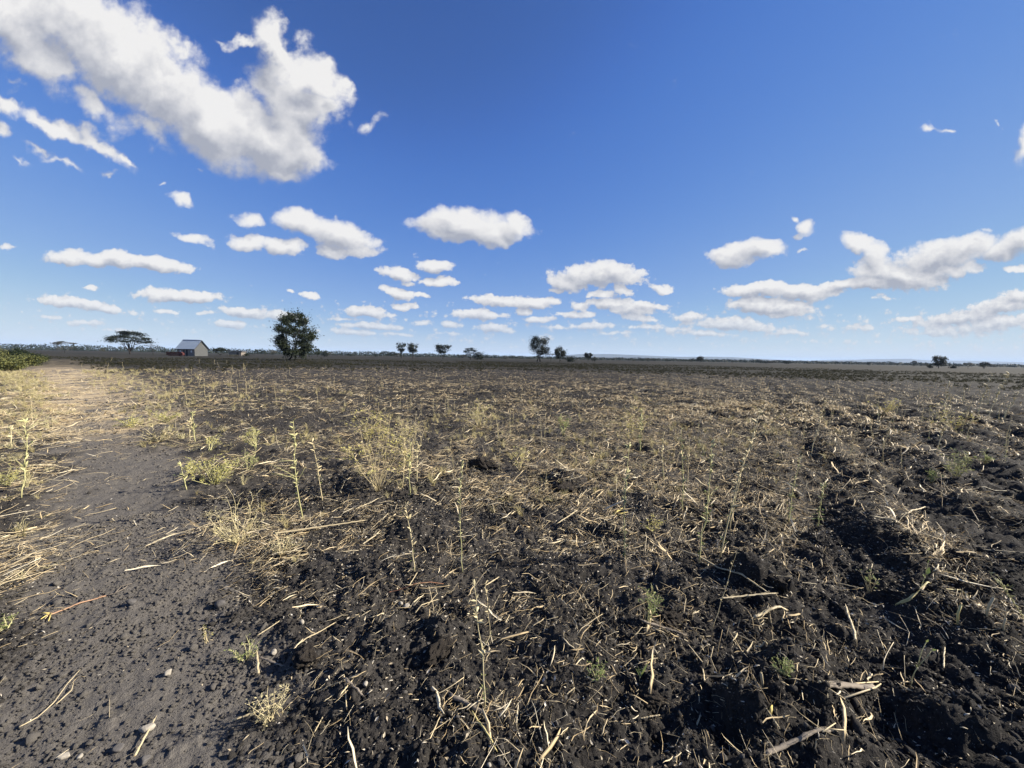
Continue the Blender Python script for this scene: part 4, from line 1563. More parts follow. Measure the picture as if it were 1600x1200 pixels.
STALKS = [
    ('tall yellow green weed stalk with leafy top, left of the branching bush', (474, 812), (458, 656), .35, 26, .015, .0032, True, 5),
    ('thin leaning stalk just right of the tall yellow green weed', (504, 780), (487, 680), .3, 14, .018, .003, False, 1),
    ('leftmost of three thin stalks close together above the straw heap', (629, 762), (632, 690), .2, 8, .014, .003, False, 0),
    ('middle one of three thin stalks close together above the straw heap', (641, 770), (641, 694), .2, 10, .014, .003, True, 0),
    ('rightmost of three thin stalks close together above the straw heap', (652, 752), (652, 690), .2, 8, .014, .003, False, 0),
    ('very tall straight stalk left of the picture middle with small leaves halfway', (724, 893), (721, 720), .6, 12, .011, .0024, True, 0),
    ('short bent dry stalk left of the very tall straight stalk', (648, 893), (633, 784), .2, 5, .014, .0026, False, 1),
    ('tall straight stalk with green leaves at its foot, standing before the pale husk', (978, 872), (983, 692), .22, 20, .018, .003, True, 0),
    ('slim upright stalk in thick straw, left of the leaning pair', (1037, 752), (1037, 678), .2, 8, .012, .0026, False, 0),
    ('straight pale stalk behind the leafy stalk right of centre', (1067, 800), (1065, 668), .25, 12, .014, .0028, True, 0),
    ('short dark stalk beside the straight pale stalk right of centre', (1074, 758), (1078, 690), .1, 4, .012, .0026, False, 0),
    ('tall leafy stalk with green leaves down its lower half right of centre', (1092, 878), (1112, 690), .5, 40, .020, .0034, True, 2),
    ('long leaning stalk, front one of the leaning pair', (1124, 872), (1190, 640), .3, 24, .016, .0036, False, 1),
    ('long leaning stalk, rear one of the leaning pair', (1140, 830), (1180, 675), .4, 16, .016, .003, False, 0),
    ('slim stalk with green foot between the leaning pair and the dark hole', (1232, 815), (1254, 710), .22, 22, .02, .0028, True, 0),
    ('short stalk with pale green leafy foot above the dark round hole', (1277, 826), (1289, 752), .32, 24, .02, .0028, True, 0),
    ('thin leaning stalk on the ridge, upper right of the straw band', (1266, 716), (1292, 622), .1, 3, .012, .0026, False, 0),
    ('long leaning stalk with leafy green foot at right of the picture', (1460, 715), (1487, 632), .1, 8, .018, .0034, False, 0),
    ('left one of two tall bristly stalks reaching above the field at far right', (1525, 655), (1549, 583), .1, 2, .014, .0030, False, 0),
    ('right one of two tall bristly stalks reaching above the field at far right', (1541, 660), (1577, 584), .1, 2, .014, .0030, False, 0),
    ('thin stalk left of the two bristly stalks at far right', (1474, 646), (1483, 598), .1, 2, .012, .0026, False, 0),
    ('slanting thin stalk right of the two bristly stalks at far right', (1561, 662), (1592, 612), .1, 2, .012, .0026, False, 1),
    ('branched pale stalk with leaves beside the track at the left edge', (33, 779), (39, 655), .5, 22, .015, .0032, True, 6),
    ('short dry stalk left of the branched pale stalk at the left edge', (18, 700), (17, 664), .3, 6, .014, .003, False, 1),
    ('knotty foreground stalk with brown pods and green leaves at its foot', (757, 1106), (739, 905), .16, 16, .011, .0030, False, 2),
    ('thin short dead stalk just right of the knotty foreground stalk', (766, 995), (758, 910), .05, 0, .012, .0022, False, 0),
    ('thin green stem leaning out at the right edge of the picture', (1604, 968), (1545, 893), .3, 6, .014, .0026, True, 3),
    ('wiry dark stem arching over the straw right of the green seedling', (1110, 990), (1152, 862), .1, 0, .012, .0016, False, 0),
    ('slim stalk with leafy foot above the lumpy clod right of centre', (1000, 700), (1003, 640), .3, 14, .018, .0030, True, 1),
    ('thin stalk with small leaves on the left half above the bushy weeds', (305, 690), (300, 645), .3, 8, .016, .003, True, 3),
    ('small wiry stalk between the track and the bushy weeds', (292, 765), (281, 725), .5, 10, .018, .003, True, 3),
    ('dry stalk with forked top left of the yellow bushy weed', (296, 690), (296, 655), .3, 6, .016, .003, False, 4),
]
for i, s in enumerate(STALKS):
    lab, b0, t0, lf, nl, ls, r, gr, br = s
    stalk_thing(lab, b0, t0, lf, nl, ls, r, gr, br, seed=i, sag=.12 if 'arching' in lab else .025)


def bush_thing(label, px, py, hpx, wpx, mt, nst, nl, lsize, seed, name='bushy_weed', lean=0.0, cat='weed', stemmat='stalk_green', low=.15, group='bushy weeds among the straw'):
    """many thin stems fanning from one root, tiny leaves along them"""
    rs = random.Random(seed)
    base = on_ground(px, py)
    dep = base.y
    h, w = hpx * dep / F, wpx * dep / F
    root = empty(name, base)
    tag(root, label, cat, group)
    k = max(1.0, dep / 2.4) ** .75 * (1.25 if dep > 2.2 else 1)
    st, lf = MB(), MB()
    for _ in range(nst):
        a = rs.uniform(0, 6.283)
        rad = math.sqrt(rs.random()) * w / 2
        e = Vector((math.cos(a) * rad + lean * w, math.sin(a) * rad, h * rs.uniform(.5, 1.05) * (1.05 - .45 * (rad / (w / 2)) ** 2)))
        pts = curve_pts(Vector((rs.uniform(-.01, .01), rs.uniform(-.01, .01), -.01)), e, 6, .06, .03, rs)
        st.tube(pts, [.0018 * k, .0017 * k, .0015 * k, .0012 * k, .001 * k, .0006 * k], 3)
        twigs = [pts]
        for _ in range(4):
            t = rs.uniform(low * 5 + 1, 5); i = min(int(t), 4)
            p = pts[i].lerp(pts[i + 1], t - i)
            q = p + Vector((rs.uniform(-1, 1), rs.uniform(-1, 1), rs.uniform(-.1, 1))).normalized() * rs.uniform(.12, .3) * max(h, w * .6)
            tp = curve_pts(p, q, 3, .05, .03, rs)
            st.tube(tp, [.001 * k, .0009 * k, .0005 * k], 3)
            twigs.append(tp)
        for tp in twigs:
            add_leaves(lf, tp, max(1, nl // (nst * 5)), low if tp is pts else .1, 1.0, lsize * k, rs, .6)
    st.build('stems', MAT[stemmat], root)
    lf.build('leaves', MAT[mt], root)
    return root


BUSHES = [
    ('large branching yellow green weed on two leaning stems left of centre', 590, 768, 145, 115, 'weedyellow', 22, 900, .014, .0, 'stalk', .6),
    ('reddish dry weed bush right behind the branching yellow green weed', 640, 730, 90, 60, 'grass', 12, 200, .012, .0, 'stalk', .4),
    ('dense yellow green bushy weed beside the track at left', 335, 757, 52, 82, 'weedyellow', 22, 520, .014, .0, 'stalk_green', .1),
    ('sprawling pale green weed left of the dense yellow green one', 300, 740, 26, 45, 'weedyellow', 10, 150, .014, .0, 'stalk_green', .2),
    ('straw coloured bush weed with dry stems below the dense yellow green one', 375, 850, 88, 92, 'grass', 24, 380, .012, .0, 'stalk', .2),
    ('yellow dry weed tuft bowed over the soil at lower left of the straw heap', 440, 868, 40, 60, 'grass', 14, 160, .013, .1, 'stalk', .1),
    ('grey green weed right of the dense yellow green bushy weed', 388, 735, 38, 34, 'weedleaf', 9, 110, .014, .0, 'stalk_green', .2),
    ('thin yellow weed with forked head above the dense bushy weed', 328, 705, 30, 34, 'weedyellow', 9, 110, .013, .0, 'stalk_green', .4),
    ('slender yellow green weed between the bushy weed and the tall leafy stalk', 400, 700, 44, 36, 'weedyellow', 10, 130, .013, .0, 'stalk_green', .4),
    ('golden dry weed patch on the left above the bushy weeds', 250, 690, 30, 50, 'grass', 14, 160, .014, .0, 'stalk', .1),
    ('yellow weed tuft at the track edge, upper left', 205, 668, 22, 50, 'weedyellow', 14, 160, .015, .0, 'stalk_green', .1),
    ('round yellow weed tuft just right of the track edge tuft', 258, 660, 22, 40, 'weedyellow', 12, 140, .015, .0, 'stalk_green', .1),
    ('airy weed bush in the straw above the dark lump, centre', 748, 668, 42, 60, 'weedyellow', 14, 190, .014, .0, 'stalk', .3),
    ('green grey weed standing in straw right of the dark lump', 880, 680, 36, 32, 'weedleaf', 10, 120, .014, .0, 'stalk_green', .3),
    ('tall dry bush weed with stiff stems at the left end of the straw band', 988, 690, 66, 52, 'weedyellow', 14, 200, .014, .0, 'stalk', .3),
    ('pale weed bush with upright stems left of the tall dry bush weed', 812, 735, 40, 34, 'weedyellow', 10, 110, .013, .0, 'stalk', .3),
    ('green leafy bush weed below the far right bristly stalks', 1490, 662, 46, 70, 'weedyellow', 16, 220, .014, .0, 'stalk', .1),
    ('lush green bushy weed at right beside the leaning stalk foot', 1495, 752, 46, 50, 'weedleaf', 13, 190, .016, .0, 'stalk_green', .1),
    ('leafy green foot of weeds under the leaning stalk at right', 1456, 742, 26, 18, 'weedleaf', 7, 90, .016, .0, 'stalk_green', .1),
    ('small green weed right of the lush bushy weed', 1538, 725, 24, 18, 'weedleaf', 6, 70, .016, .0, 'stalk_green', .1),
    ('yellow green weed in the furrow left of the long leaning stalk', 1380, 650, 26, 40, 'weedyellow', 10, 120, .014, .0, 'stalk', .1),
    ('fine bushy green seedling on a bare stem in the foreground', 1010, 975, 62, 46, 'weedleaf', 10, 230, .011, .0, 'stalk_green', .55),
    ('grey green tuft near the bottom, left of the dead stalk pair', 930, 1062, 34, 36, 'weedleaf', 9, 120, .010, .0, 'stalk_green', .2),
    ('dense green cushion weed in the dark soil at lower right', 1225, 1058, 26, 44, 'weedleaf', 16, 260, .009, .0, 'stalk_green', .1),
    ('grey green rosette weed on the track edge at lower left', 385, 1030, 40, 46, 'weedleaf', 11, 150, .010, .0, 'stalk_green', .1),
    ('dry feathery tuft below the grey green rosette weed', 420, 1130, 60, 80, 'grass', 16, 160, .010, .0, 'stalk', .1),
    ('small pale green weed cut by the left edge near the bottom', 8, 985, 30, 40, 'weedleaf', 9, 110, .012, .0, 'stalk_green', .1),
    ('yellowish sprig on the bare track at lower left', 322, 1005, 28, 16, 'weedyellow', 4, 24, .011, .0, 'stalk', .3),
    ('wilted leafy weed standing left of the green two leafed seedling', 1357, 925, 40, 32, 'weedleaf', 7, 60, .014, .0, 'stalk', .3),
    ('small dry weed clump in straw at the foot of the slim pale stalk', 1020, 830, 30, 40, 'weedyellow', 9, 90, .013, .0, 'stalk', .1),
    ('pale green weed clump at the left picture edge beside dry grass', 12, 760, 40, 50, 'weedyellow', 12, 140, .014, .0, 'stalk_green', .1),
]
for i, (lab, px, py, hp, wp, mt, nst, nl, ls, ln, sm, low) in enumerate(BUSHES):
    bush_thing(lab, px, py, hp, wp, mt, nst, nl, ls, 900 + i, lean=ln, stemmat=sm, low=low)


# seedlings with separate leaves
def seedling(label, base_px, mid_px, tips, leaves, seed):
    rs = random.Random(seed)
    base = on_ground(*base_px)
    root = empty('seedling', base)
    tag(root, label, 'seedling')
    m = world_top(base, *mid_px) - base
    mb = MB()
    mb.tube(curve_pts(Vector((0, 0, -.01)), m, 5, .06, .01, rs), [.0022, .002, .0019, .0018, .0017], 5)
    for t in tips:
        e = world_top(base, *t) - base
        mb.tube(curve_pts(m, e, 4, .05, .01, rs), [.0016, .0015, .0013, .001], 4)
    mb.build('stem', MAT['stalk_green'], root)
    for (p, d, ln, w) in leaves:
        lf = MB()
        q = world_top(base, *p) - base
        lf.leaf(q, Vector(d), (0, -.6, .8), ln, w, 0, .12)
        lf.build('leaf', MAT['weedleaf'], root)


seedling('forked green seedling with two bare prongs at lower right', (1424, 1078), (1434, 1042), [(1447, 1004), (1456, 1016)],
         [((1433, 1042), (-.5, -.3, .6), .03, .015), ((1447, 1004), (.2, -.2, .9), .02, .01), ((1456, 1016), (.5, -.3, .4), .018, .01)], 1)
seedling('green seedling with two broad leaves in straw at right', (1436, 925), (1446, 900), [(1450, 880), (1442, 895)],
         [((1448, 898), (.35, .1, .9), .05, .026), ((1446, 902), (-.6, -.1, .5), .035, .02), ((1450, 880), (-.2, -.3, 1), .03, .02)], 2)
seedling('little grass sprout with upright blades in the black soil, lower middle', (1000, 1060), (1001, 1050), [],
         [((1000, 1058), (.35, -.1, 1), .075, .007), ((1000, 1058), (-.2, -.1, 1), .06, .006), ((1001, 1058), (.05, .1, 1), .05, .006), ((1001, 1058), (.5, .1, 1), .09, .008), ((1000, 1058), (-.4, .1, .8), .045, .006)], 3)


# farther stalks: one mesh each, copied
def far_stalks():
    protos = []
    for i in range(9):
        rs = random.Random(300 + i)
        mb = MB()
        top = Vector((rs.uniform(-.28, .28), rs.uniform(-.15, .15), 1))
        pts = curve_pts(Vector((0, 0, -.03)), top, 7, .04, .012, rs)
        mb.tube(pts, [.0085 * (1.1 - .13 * j) for j in range(7)], 4)
        for _ in range(26):
            t = rs.uniform(.25, 1) * 6; j = min(int(t), 5)
            p = pts[j].lerp(pts[j + 1], t - j)
            d = Vector((rs.uniform(-1, 1), rs.uniform(-1, 1), rs.uniform(0, 1))).normalized()
            mb.tube([p, p + d * .02, p + d * .045], [.004, .009, .002], 3, cap=False)
        add_leaves(mb, pts, 8, .05, .45, .05, rs, .6, 1)
        protos.append(mb.mesh('weed_stalk', [MAT['stalk'], MAT['weedleaf']]))
    rs = random.Random(77)
    n = 0
    zones = [((120, 620), (572, 640), 90, 'thin dry weed stalk far out between the track and the big acacia', 'thin stalks far out on the left'),
             ((620, 1250), (588, 690), 66, 'thin dry weed stalk in the stubble out in the middle of the field', 'thin stalks out in the middle'),
             ((1250, 1620), (588, 680), 80, 'thin dry weed stalk on the dark ridges far out at right', 'thin stalks far out on the right'),
             ((680, 1260), (640, 770), 30, 'thin dry weed stalk rising from the straw in the middle distance', 'thin stalks in the straw at middle distance'),
             ((1260, 1600), (630, 750), 24, 'thin dry weed stalk between the nearer dark ridges at right', 'thin stalks between the nearer ridges'),
             ((-10, 120), (610, 690), 8, 'thin dry weed stalk in the yellow grass left of the track', 'thin stalks left of the track')]
    for (x0, x1), (y0, y1), cnt, lab, grp in zones:
        for _ in range(cnt):
            px = rs.uniform(x0, x1)
            py = y0 + (y1 - y0) * rs.random() ** 1.5 + (px - 800) * math.tan(R(ROLL))
            x, y = to_ground(px, py)
            if y > 52: continue
            o = bpy.data.objects.new('weed_stalk', rs.choice(protos))
            C.objects.link(o)
            o.location = (x, y, ground_z(x, y))
            h = rs.uniform(.28, .62) * (1.25 if px > 1350 or px < 400 else 1)
            t = min(1.25, .65 + max(0, y - 3) * .03); h *= .85
            o.scale = (h * t, h * t, h)
            o.rotation_euler = (0, 0, rs.uniform(0, 6.28))
            tag(o, lab, 'weed', grp)
            n += 1


far_stalks()


# ================================================================== sticks, stones and lumps lying about
def maize_stalk(mb, q, r, taper, rs, n=8):
    """a dry stalk: joints, dents and splintered ends"""
    L_ = sum((q[i + 1] - q[i]).length for i in range(len(q) - 1))
    m = max(7, min(26, int(L_ / max(r, .003) / 1.6)))
    P, rad = [], []
    joint = rs.uniform(.06, .11)
    ph = rs.uniform(0, joint)
    for i in range(m):
        tt = i / (m - 1) * (len(q) - 1)
        k = min(int(tt), len(q) - 2)
        p = q[k].lerp(q[k + 1], tt - k)
        s_ = i / (m - 1)
        dj = abs(((s_ * L_ + ph) % joint) - joint / 2)
        bulge = .28 * math.exp(-(dj / (joint * .10)) ** 2)
        wob = r * .25
        P.append(p + Vector((rs.uniform(-wob, wob), rs.uniform(-wob, wob), rs.uniform(-wob, wob) * .6)))
        rad.append(r * (1 - (1 - taper) * s_) * (rs.uniform(.82, 1.05) + bulge))
    rad[0] *= .8; rad[-1] *= .7
    mb.tube(P, rad, n, flat=rs.uniform(.6, .9))
    if r > .004:
        for (e, f, rr_) in ((P[0], P[1], rad[0]), (P[-1], P[-2], rad[-1])):
            d = (e - f).normalized()
            for _ in range(5):
                o = Vector((rs.uniform(-1, 1), rs.uniform(-1, 1), rs.uniform(-.4, .8))) * rr_ * .7
                mb.tube([e + o - d * r, e + o * 1.2 + d * r * rs.uniform(.6, 2.6)], [r * .28, r * .06], 3, cap=False)
        for _ in range(3):        # peeling strips
            i = rs.randrange(1, m - 2)
            o = Vector((rs.uniform(-1, 1), rs.uniform(-1, 1), 1)).normalized() * rad[i]
            j = min(m - 1, i + rs.randrange(1, 4))
            mb.tube([P[i] + o, P[j] + o * 1.25 + Vector((rs.uniform(-1, 1), rs.uniform(-1, 1), .3)) * r], [r * .16, r * .05], 3, cap=False)


def stick(label, p0, p1, r, mt, name='stick', bend=.02, lift=.012, seed=0, mids=None, taper=.7, n=7, extra=None, cat='stick'):
    rs = random.Random(seed + 50)
    a, b = on_ground(*p0), on_ground(*p1)
    pts = [a] + [on_ground(*m) for m in (mids or [])] + [b]
    if not mids:
        pts = [a.lerp(b, i / 4) for i in range(5)]
        for i in range(1, 4):
            pts[i] += Vector((rs.uniform(-1, 1), rs.uniform(-1, 1), 0)) * (b - a).length * bend
    for p in pts:
        p.z = max(p.z, ground_z(p.x, p.y)) + r * .8 + lift
    zs = [p.z for p in pts]
    for i, p in enumerate(pts):      # straighten over dips, so that it rests on the humps
        t = i / (len(pts) - 1)
        p.z = max(p.z, (zs[0] * (1 - t) + zs[-1] * t) * .9 + p.z * .1)
    mid = pts[len(pts) // 2].copy()
    root = empty(name, mid) if extra else None
    mb = MB()
    q = [p - mid for p in pts]
    maize_stalk(mb, q, r, taper, rs, n)
    o = mb.build('stalk' if extra else name, MAT[mt], root, smooth=True)
    if not extra: o.location = mid
    main = root or o
    tag(main, label, cat, None)
    if extra:
        for (nm, mm, pts2, r2) in extra:
            e = MB()
            for seg in pts2:
                sp = []
                for p in seg:
                    v = on_ground(*p); v.z += r + lift * .6 + .004
                    sp.append(v - mid)
                e.tube(sp, [r2 * (1 - .5 * i / max(1, len(sp) - 1)) for i in range(len(sp))], 5)
            e.build(nm, MAT[mm], root)
    return main


stick('orange brown stalk with frayed yellow end lying on the bare track', (74, 964), (168, 933), .0065, 'orange', lift=.006, seed=1, taper=.8,
      extra=[('frayed_end', 'yellowend', [[(76, 963), (64, 971)], [(78, 962), (66, 963)], [(80, 962), (76, 973)]], .004), ('root_twig', 'oldwood', [[(166, 934), (180, 930), (190, 919), (206, 915)], [(178, 931), (196, 922), (200, 918)]], .0032)])
stick('thick grey dead stalk lying at the foot of the knotty foreground weed', (702, 1088), (760, 1118), .0095, 'oldwood', seed=2, bend=.01, taper=.9, lift=.004)
stick('thin red brown stem lying across the soil left of centre', (606, 929), (693, 916), .0032, 'rust', seed=3, bend=.01)
stick('long pale forked twig lying on the track at lower left', (30, 1141), (126, 1050), .0026, 'maize', name='twig', seed=4, mids=[(60, 1125), (85, 1103), (105, 1075)],
      extra=[('side_twig', 'maize', [[(88, 1105), (112, 1083), (115, 1072), (108, 1070)]], .0022)])
stick('straight pale straw leaning on the cream stone at lower left', (211, 1187), (243, 1127), .0045, 'maize', seed=5, bend=.004)
stick('pale straight straw above the cracked soil, lower left of centre', (465, 1011), (523, 978), .0042, 'maize', seed=6, bend=.01)
stick('dark split maize stalk at the bottom right', (1196, 1180), (1300, 1146), .0095, 'oldwood', name='maize_stalk', seed=7, bend=.015, taper=.6, lift=.003, extra=[('split_fibre', 'maize', [[(1290, 1148), (1322, 1148)], [(1285, 1150), (1305, 1136)]], .003)])
stick('broad brown piece of maize stalk with pale torn edges, lower right', (1284, 1086), (1366, 1076), .0135, 'oldwood', name='maize_stalk', seed=8, bend=.01, taper=1.0, lift=-.004,
      extra=[('torn_edge', 'maize', [[(1278, 1086), (1320, 1074), (1372, 1068)], [(1318, 1096), (1368, 1078), (1376, 1073)], [(1290, 1090), (1320, 1098)]], .0045)])
stick('curved yellow stalk arching over the soil at right', (1398, 952), (1522, 930), .0065, 'yellowstalk', seed=9, mids=[(1420, 936), (1448, 923), (1470, 921), (1500, 927)], taper=.55, lift=.02,
      extra=[('side_shoot', 'yellowstalk', [[(1408, 945), (1420, 944), (1436, 938)]], .004)])
stick('straight pale yellow stalk lying flat right of the wiry stem', (1126, 939), (1212, 931), .0075, 'maize', seed=10, bend=.006, taper=.8)
stick('short thick pale stalk below the straight yellow stalk', (1178, 969), (1229, 956), .0095, 'maize', seed=11, bend=.006, taper=.8)
stick('pale split stalk standing in the shadow of a clod at lower right', (1336, 1012), (1320, 962), .007, 'maize', seed=12, bend=.01)
stick('pale straw lying right of the grass sprout', (1180, 1016), (1210, 1018), .0045, 'maize', seed=13, bend=.004)
stick('dark old stalk lying under straw, lower middle', (1003, 977), (1072, 997), .010, 'oldwood', seed=14, bend=.02)
stick('long pale stalk lying across the thick straw right of centre', (1062, 862), (1200, 905), .0075, 'maize', seed=15, bend=.008)
stick('pale stalk lying along the furrow at the right', (1362, 815), (1426, 824), .009, 'maize', seed=16, bend=.01)
stick('short pale stalk right of the furrow stalk at right', (1417, 808), (1445, 794), .008, 'maize', seed=17, bend=.004)
stick('pale long stalk lying far right in the stubble', (1502, 768), (1572, 770), .007, 'maize', seed=18, bend=.01)
stick('pale stalk lying at the left edge across the dry grass', (0, 711), (72, 713), .009, 'maize', seed=19, bend=.01)
stick('short brown broken stalk at lower left beside a leaning straw', (406, 1032), (443, 1046), .006, 'oldwood', seed=20, bend=.01)
stick('slim broken stalk piece near the pale pebble, lower left of centre', (539, 1070), (566, 1092), .006, 'oldwood', seed=21, bend=.01)
stick('short upright brown stub at the left of the cracked soil', (404, 1058), (401, 1022), .0065, 'maize', seed=22, bend=.01)
stick('bent pale stalk in the straw heap left of centre', (428, 842), (570, 817), .010, 'maize', seed=23, bend=.015)
stick('grey forked twig on the soil left of the knotty weed', (648, 962), (685, 938), .0035, 'maize', name='twig', seed=24, bend=.03, extra=[('side_twig', 'maize', [[(668, 949), (684, 930)]], .0025)])
stick('straw stem lying by the roots of the knotty weed', (738, 1118), (775, 1178), .0045, 'yellowstalk', seed=25, bend=.01)


def mb_top(mb):
    return sum((Vector(v) for v in mb.v[16:24]), Vector()) / 8


def stalk_pieces():
    protos = []
    for i in range(8):
        rs = random.Random(610 + i)
        mb = MB()
        pts = curve_pts(Vector((-.5, 0, 0)), Vector((.5, 0, 0)), 5, rs.uniform(0, .02), .006, rs)
        for p in pts: p.z *= .4
        maize_stalk(mb, [p * .3 for p in pts], .0065, rs.uniform(.6, .95), rs, 6)
        protos.append(mb.mesh('stalk_piece', MAT['maize']))
    rs = random.Random(21)
    zones = [((560, 960), (640, 860), 26, 'broken pale maize stalk lying in the straw left of the leaning pair of stalks'),
             ((960, 1260), (625, 860), 34, 'broken pale maize stalk lying in the thick straw band right of centre'),
             ((1260, 1600), (620, 900), 42, 'broken pale maize stalk lying across the dark ridges at right'),
             ((900, 1600), (900, 1190), 13, 'broken pale maize stalk piece lying in the black soil near the bottom right'),
             ((380, 900), (860, 1190), 10, 'broken pale maize stalk piece lying in the soil near the bottom middle')]
    for (x0, x1), (y0, y1), cnt, lab in zones:
        for _ in range(cnt):
            px, py = rs.uniform(x0, x1), y0 + (y1 - y0) * rs.random()
            x, y = to_ground(px, py)
            o = bpy.data.objects.new('stalk_piece', rs.choice(protos))
            C.objects.link(o)
            k = rs.uniform(.25, 1.0) * (1 + .04 * max(0, y - 3)) * (.55 if py > 880 else 1)
            o.location = (x, y, max(ground_z(x, y), ground_z(x + .06, y), ground_z(x - .06, y)) + .008)
            o.scale = (k, .75 * (.6 + .4 * k), .75 * (.6 + .4 * k))
            o.rotation_euler = (rs.uniform(0, 6), rs.gauss(0, .12), rs.uniform(0, 6.28) if rs.random() < .6 else math.pi / 2 - ROW_AZ + rs.gauss(0, .3))
            tag(o, lab, 'stalk', lab.split(' lying ')[1])


stalk_pieces()


def stub(label, px, py, hpx, r, mt, seed):
    base = on_ground(px, py)
    h = hpx * base.y / F
    mb = MB()
    rs = random.Random(seed)
    mb.tube([Vector((0, 0, -.03)), Vector((rs.uniform(-.1, .1) * h, 0, h * .5)), Vector((rs.uniform(-.2, .2) * h, rs.uniform(-.1, .1) * h, h))], [r, r * .95, r * .9], 8)
    for _ in range(6):
        o = Vector((rs.uniform(-1, 1), rs.uniform(-1, 1), 0)) * r * .7
        mb.tube([mb_top(mb) + o - Vector((0, 0, r)), mb_top(mb) + o * 1.3 + Vector((0, 0, r * rs.uniform(.5, 2.5)))], [r * .3, r * .08], 3, cap=False)
    o = mb.build('maize_stub', MAT[mt], None)
    o.location = base
    tag(o, label, 'stub', 'cut maize stubs standing in the straw')


stub('thin yellow cut stub standing upright in the straw at right', 1497, 972, 28, .0055, 'yellowstalk', 1)
stub('thick pale cut stub standing in the straw at right', 1538, 982, 32, .006, 'maize', 2)
stub('slanting cut stub at the right end of the straw heap', 1568, 985, 22, .005, 'maize', 3)
stub('pale flat stub standing alone in dark soil, lower right', 1192, 1070, 30, .006, 'maize', 4)


def stone(label, px, py, wpx, seed, mt, squash=(1, .75, .6), name='stone', cat='stone', sub=3, rz=0.0, rough=.25, sink=.3, crumbly=False):
    b = on_ground(px, py)
    dist = math.hypot(b.y * math.cos(R(PITCH)) + CAM_H * math.sin(R(PITCH)), 0)
    r = wpx / 2 * dist / F / math.sqrt(1 + ((px - 800) / F) ** 2 * .6 + ((py - 600) / F) ** 2 * .6)
    o = bpy.data.objects.new(name, rough_stone(r, seed, sub, MAT[mt], squash, rough, crumbly))
    C.objects.link(o)
    o.location = b + Vector((0, 0, r * squash[2] * (1 - sink)))
    o.rotation_euler = (0, 0, rz)
    tag(o, label, cat)
    return o


stone('smooth cream stone lying on the track with a straw leaning on it', 230, 1142, 32, 1, 'stone', (1, .62, .55), rz=.5)
stone('small beige angular stone on the track above the cream stone', 263, 1055, 18, 2, 'stone', (.8, .9, .8))
stone('flat pale stone at the bottom left, larger of two side by side', 100, 1183, 30, 3, 'stone', (1, .6, .4), rz=.2)
stone('flat pale stone at the bottom left, smaller of two side by side', 124, 1184, 16, 4, 'stone', (.9, .8, .6))
stone('pale pebble between two twigs left of centre at the bottom', 571, 1066, 13, 5, 'stone', (.8, .9, .9))
stone('round white pebble beside the grey forked twig', 635, 949, 11, 6, 'stone', (1, .9, .85))
stone('small white pebble left of the round white pebble', 626, 945, 8, 7, 'stone', (1, .9, .85))
stone('pale chip of stone left of the leaning straw', 472, 975, 11, 8, 'stone', (.8, .7, 1))
stone('pale angular stone above the broken brown stalk', 428, 1024, 13, 9, 'stone', (.8, .8, 1))
stone('white pebble at the bottom edge right of the knotty weed', 764, 1196, 10, 10, 'stone', (1, .9, .8))
stone('grey stone half sunk in the track, upper one of the pair at left', 352, 921, 15, 11, 'stone_grey', (1, .8, .7))
stone('grey lump on the track with a dark shadow, lower one of the pair at left', 345, 948, 22, 12, 'stone_grey', (1, .8, .75))
stone('flat grey stone beside the cut orange stalk on the track', 205, 944, 20, 13, 'stone_grey', (1, .8, .7))
stone('dark earthy stone left of the cream stone', 185, 1172, 26, 14, 'stone_grey', (1, .7, .6))
stone('dark earthy stone at the bottom edge below the cream stone', 226, 1190, 26, 15, 'stone_grey', (.8, 1, .6))
# big lumps turned up by the plough
for i, (px, py, w, lab) in enumerate((
        (757, 724, 46, 'big black clod at the middle of the field, left one of two'),
        (880, 748, 48, 'big black clod just right of the middle, right one of two'),
        (1275, 868, 62, 'large black clod over a dark hole at right'),
        (1130, 654, 24, 'black clod in the thick straw band at upper right'),
        (1340, 688, 34, 'long black clod on the ridge at right'),
        (1075, 668, 18, 'small black clod left of the straw band clod'),
        (1545, 742, 34, 'black clod at the right edge behind the green weed'),
        (1010, 1090, 60, 'crumbly black clod among dead stalks at the bottom'),
        (690, 1003, 70, 'rough black clod left of the knotty foreground weed'),
        (480, 1030, 70, 'flat grey black clod beside the bent straw at lower left'),
        (1045, 955, 60, 'black clod below the wiry stem'),
        (1215, 905, 44, 'black clod left of the large clod over the hole'))):
    stone(lab, px, py, w, 40 + i, 'clod', (1, .72, .5), 'soil_clod', 'clod', 5, i * 1.3, .6, .92, True)


def husk(label, px, py, n, ln, w, seed):
    rs = random.Random(seed)
    b = on_ground(px, py)
    root = empty('maize_husk', b + Vector((0, 0, .01)))
    tag(root, label, 'husk')
    for i in range(n):
        mb = MB()
        a = .5 + rs.uniform(-.35, .35)
        o = Vector((rs.uniform(-.02, .02), (i - n / 2) * w * .8, 0))
        d = Vector((math.cos(a), math.sin(a), .25))
        mb.tube([o, o + d * ln * .4 + Vector((0, 0, .012)), o + d * ln], [w * .35, w * .5, w * .12], 5, flat=.3)
        mb.build('husk_leaf', MAT['yellowend'], root)


husk('pale yellow maize husk of a few leaves lying at the picture middle', 958, 806, 4, .13, .022, 1)
husk('curled whitish husk leaf at the lower right', 1195, 1110, 1, .05, .012, 2)


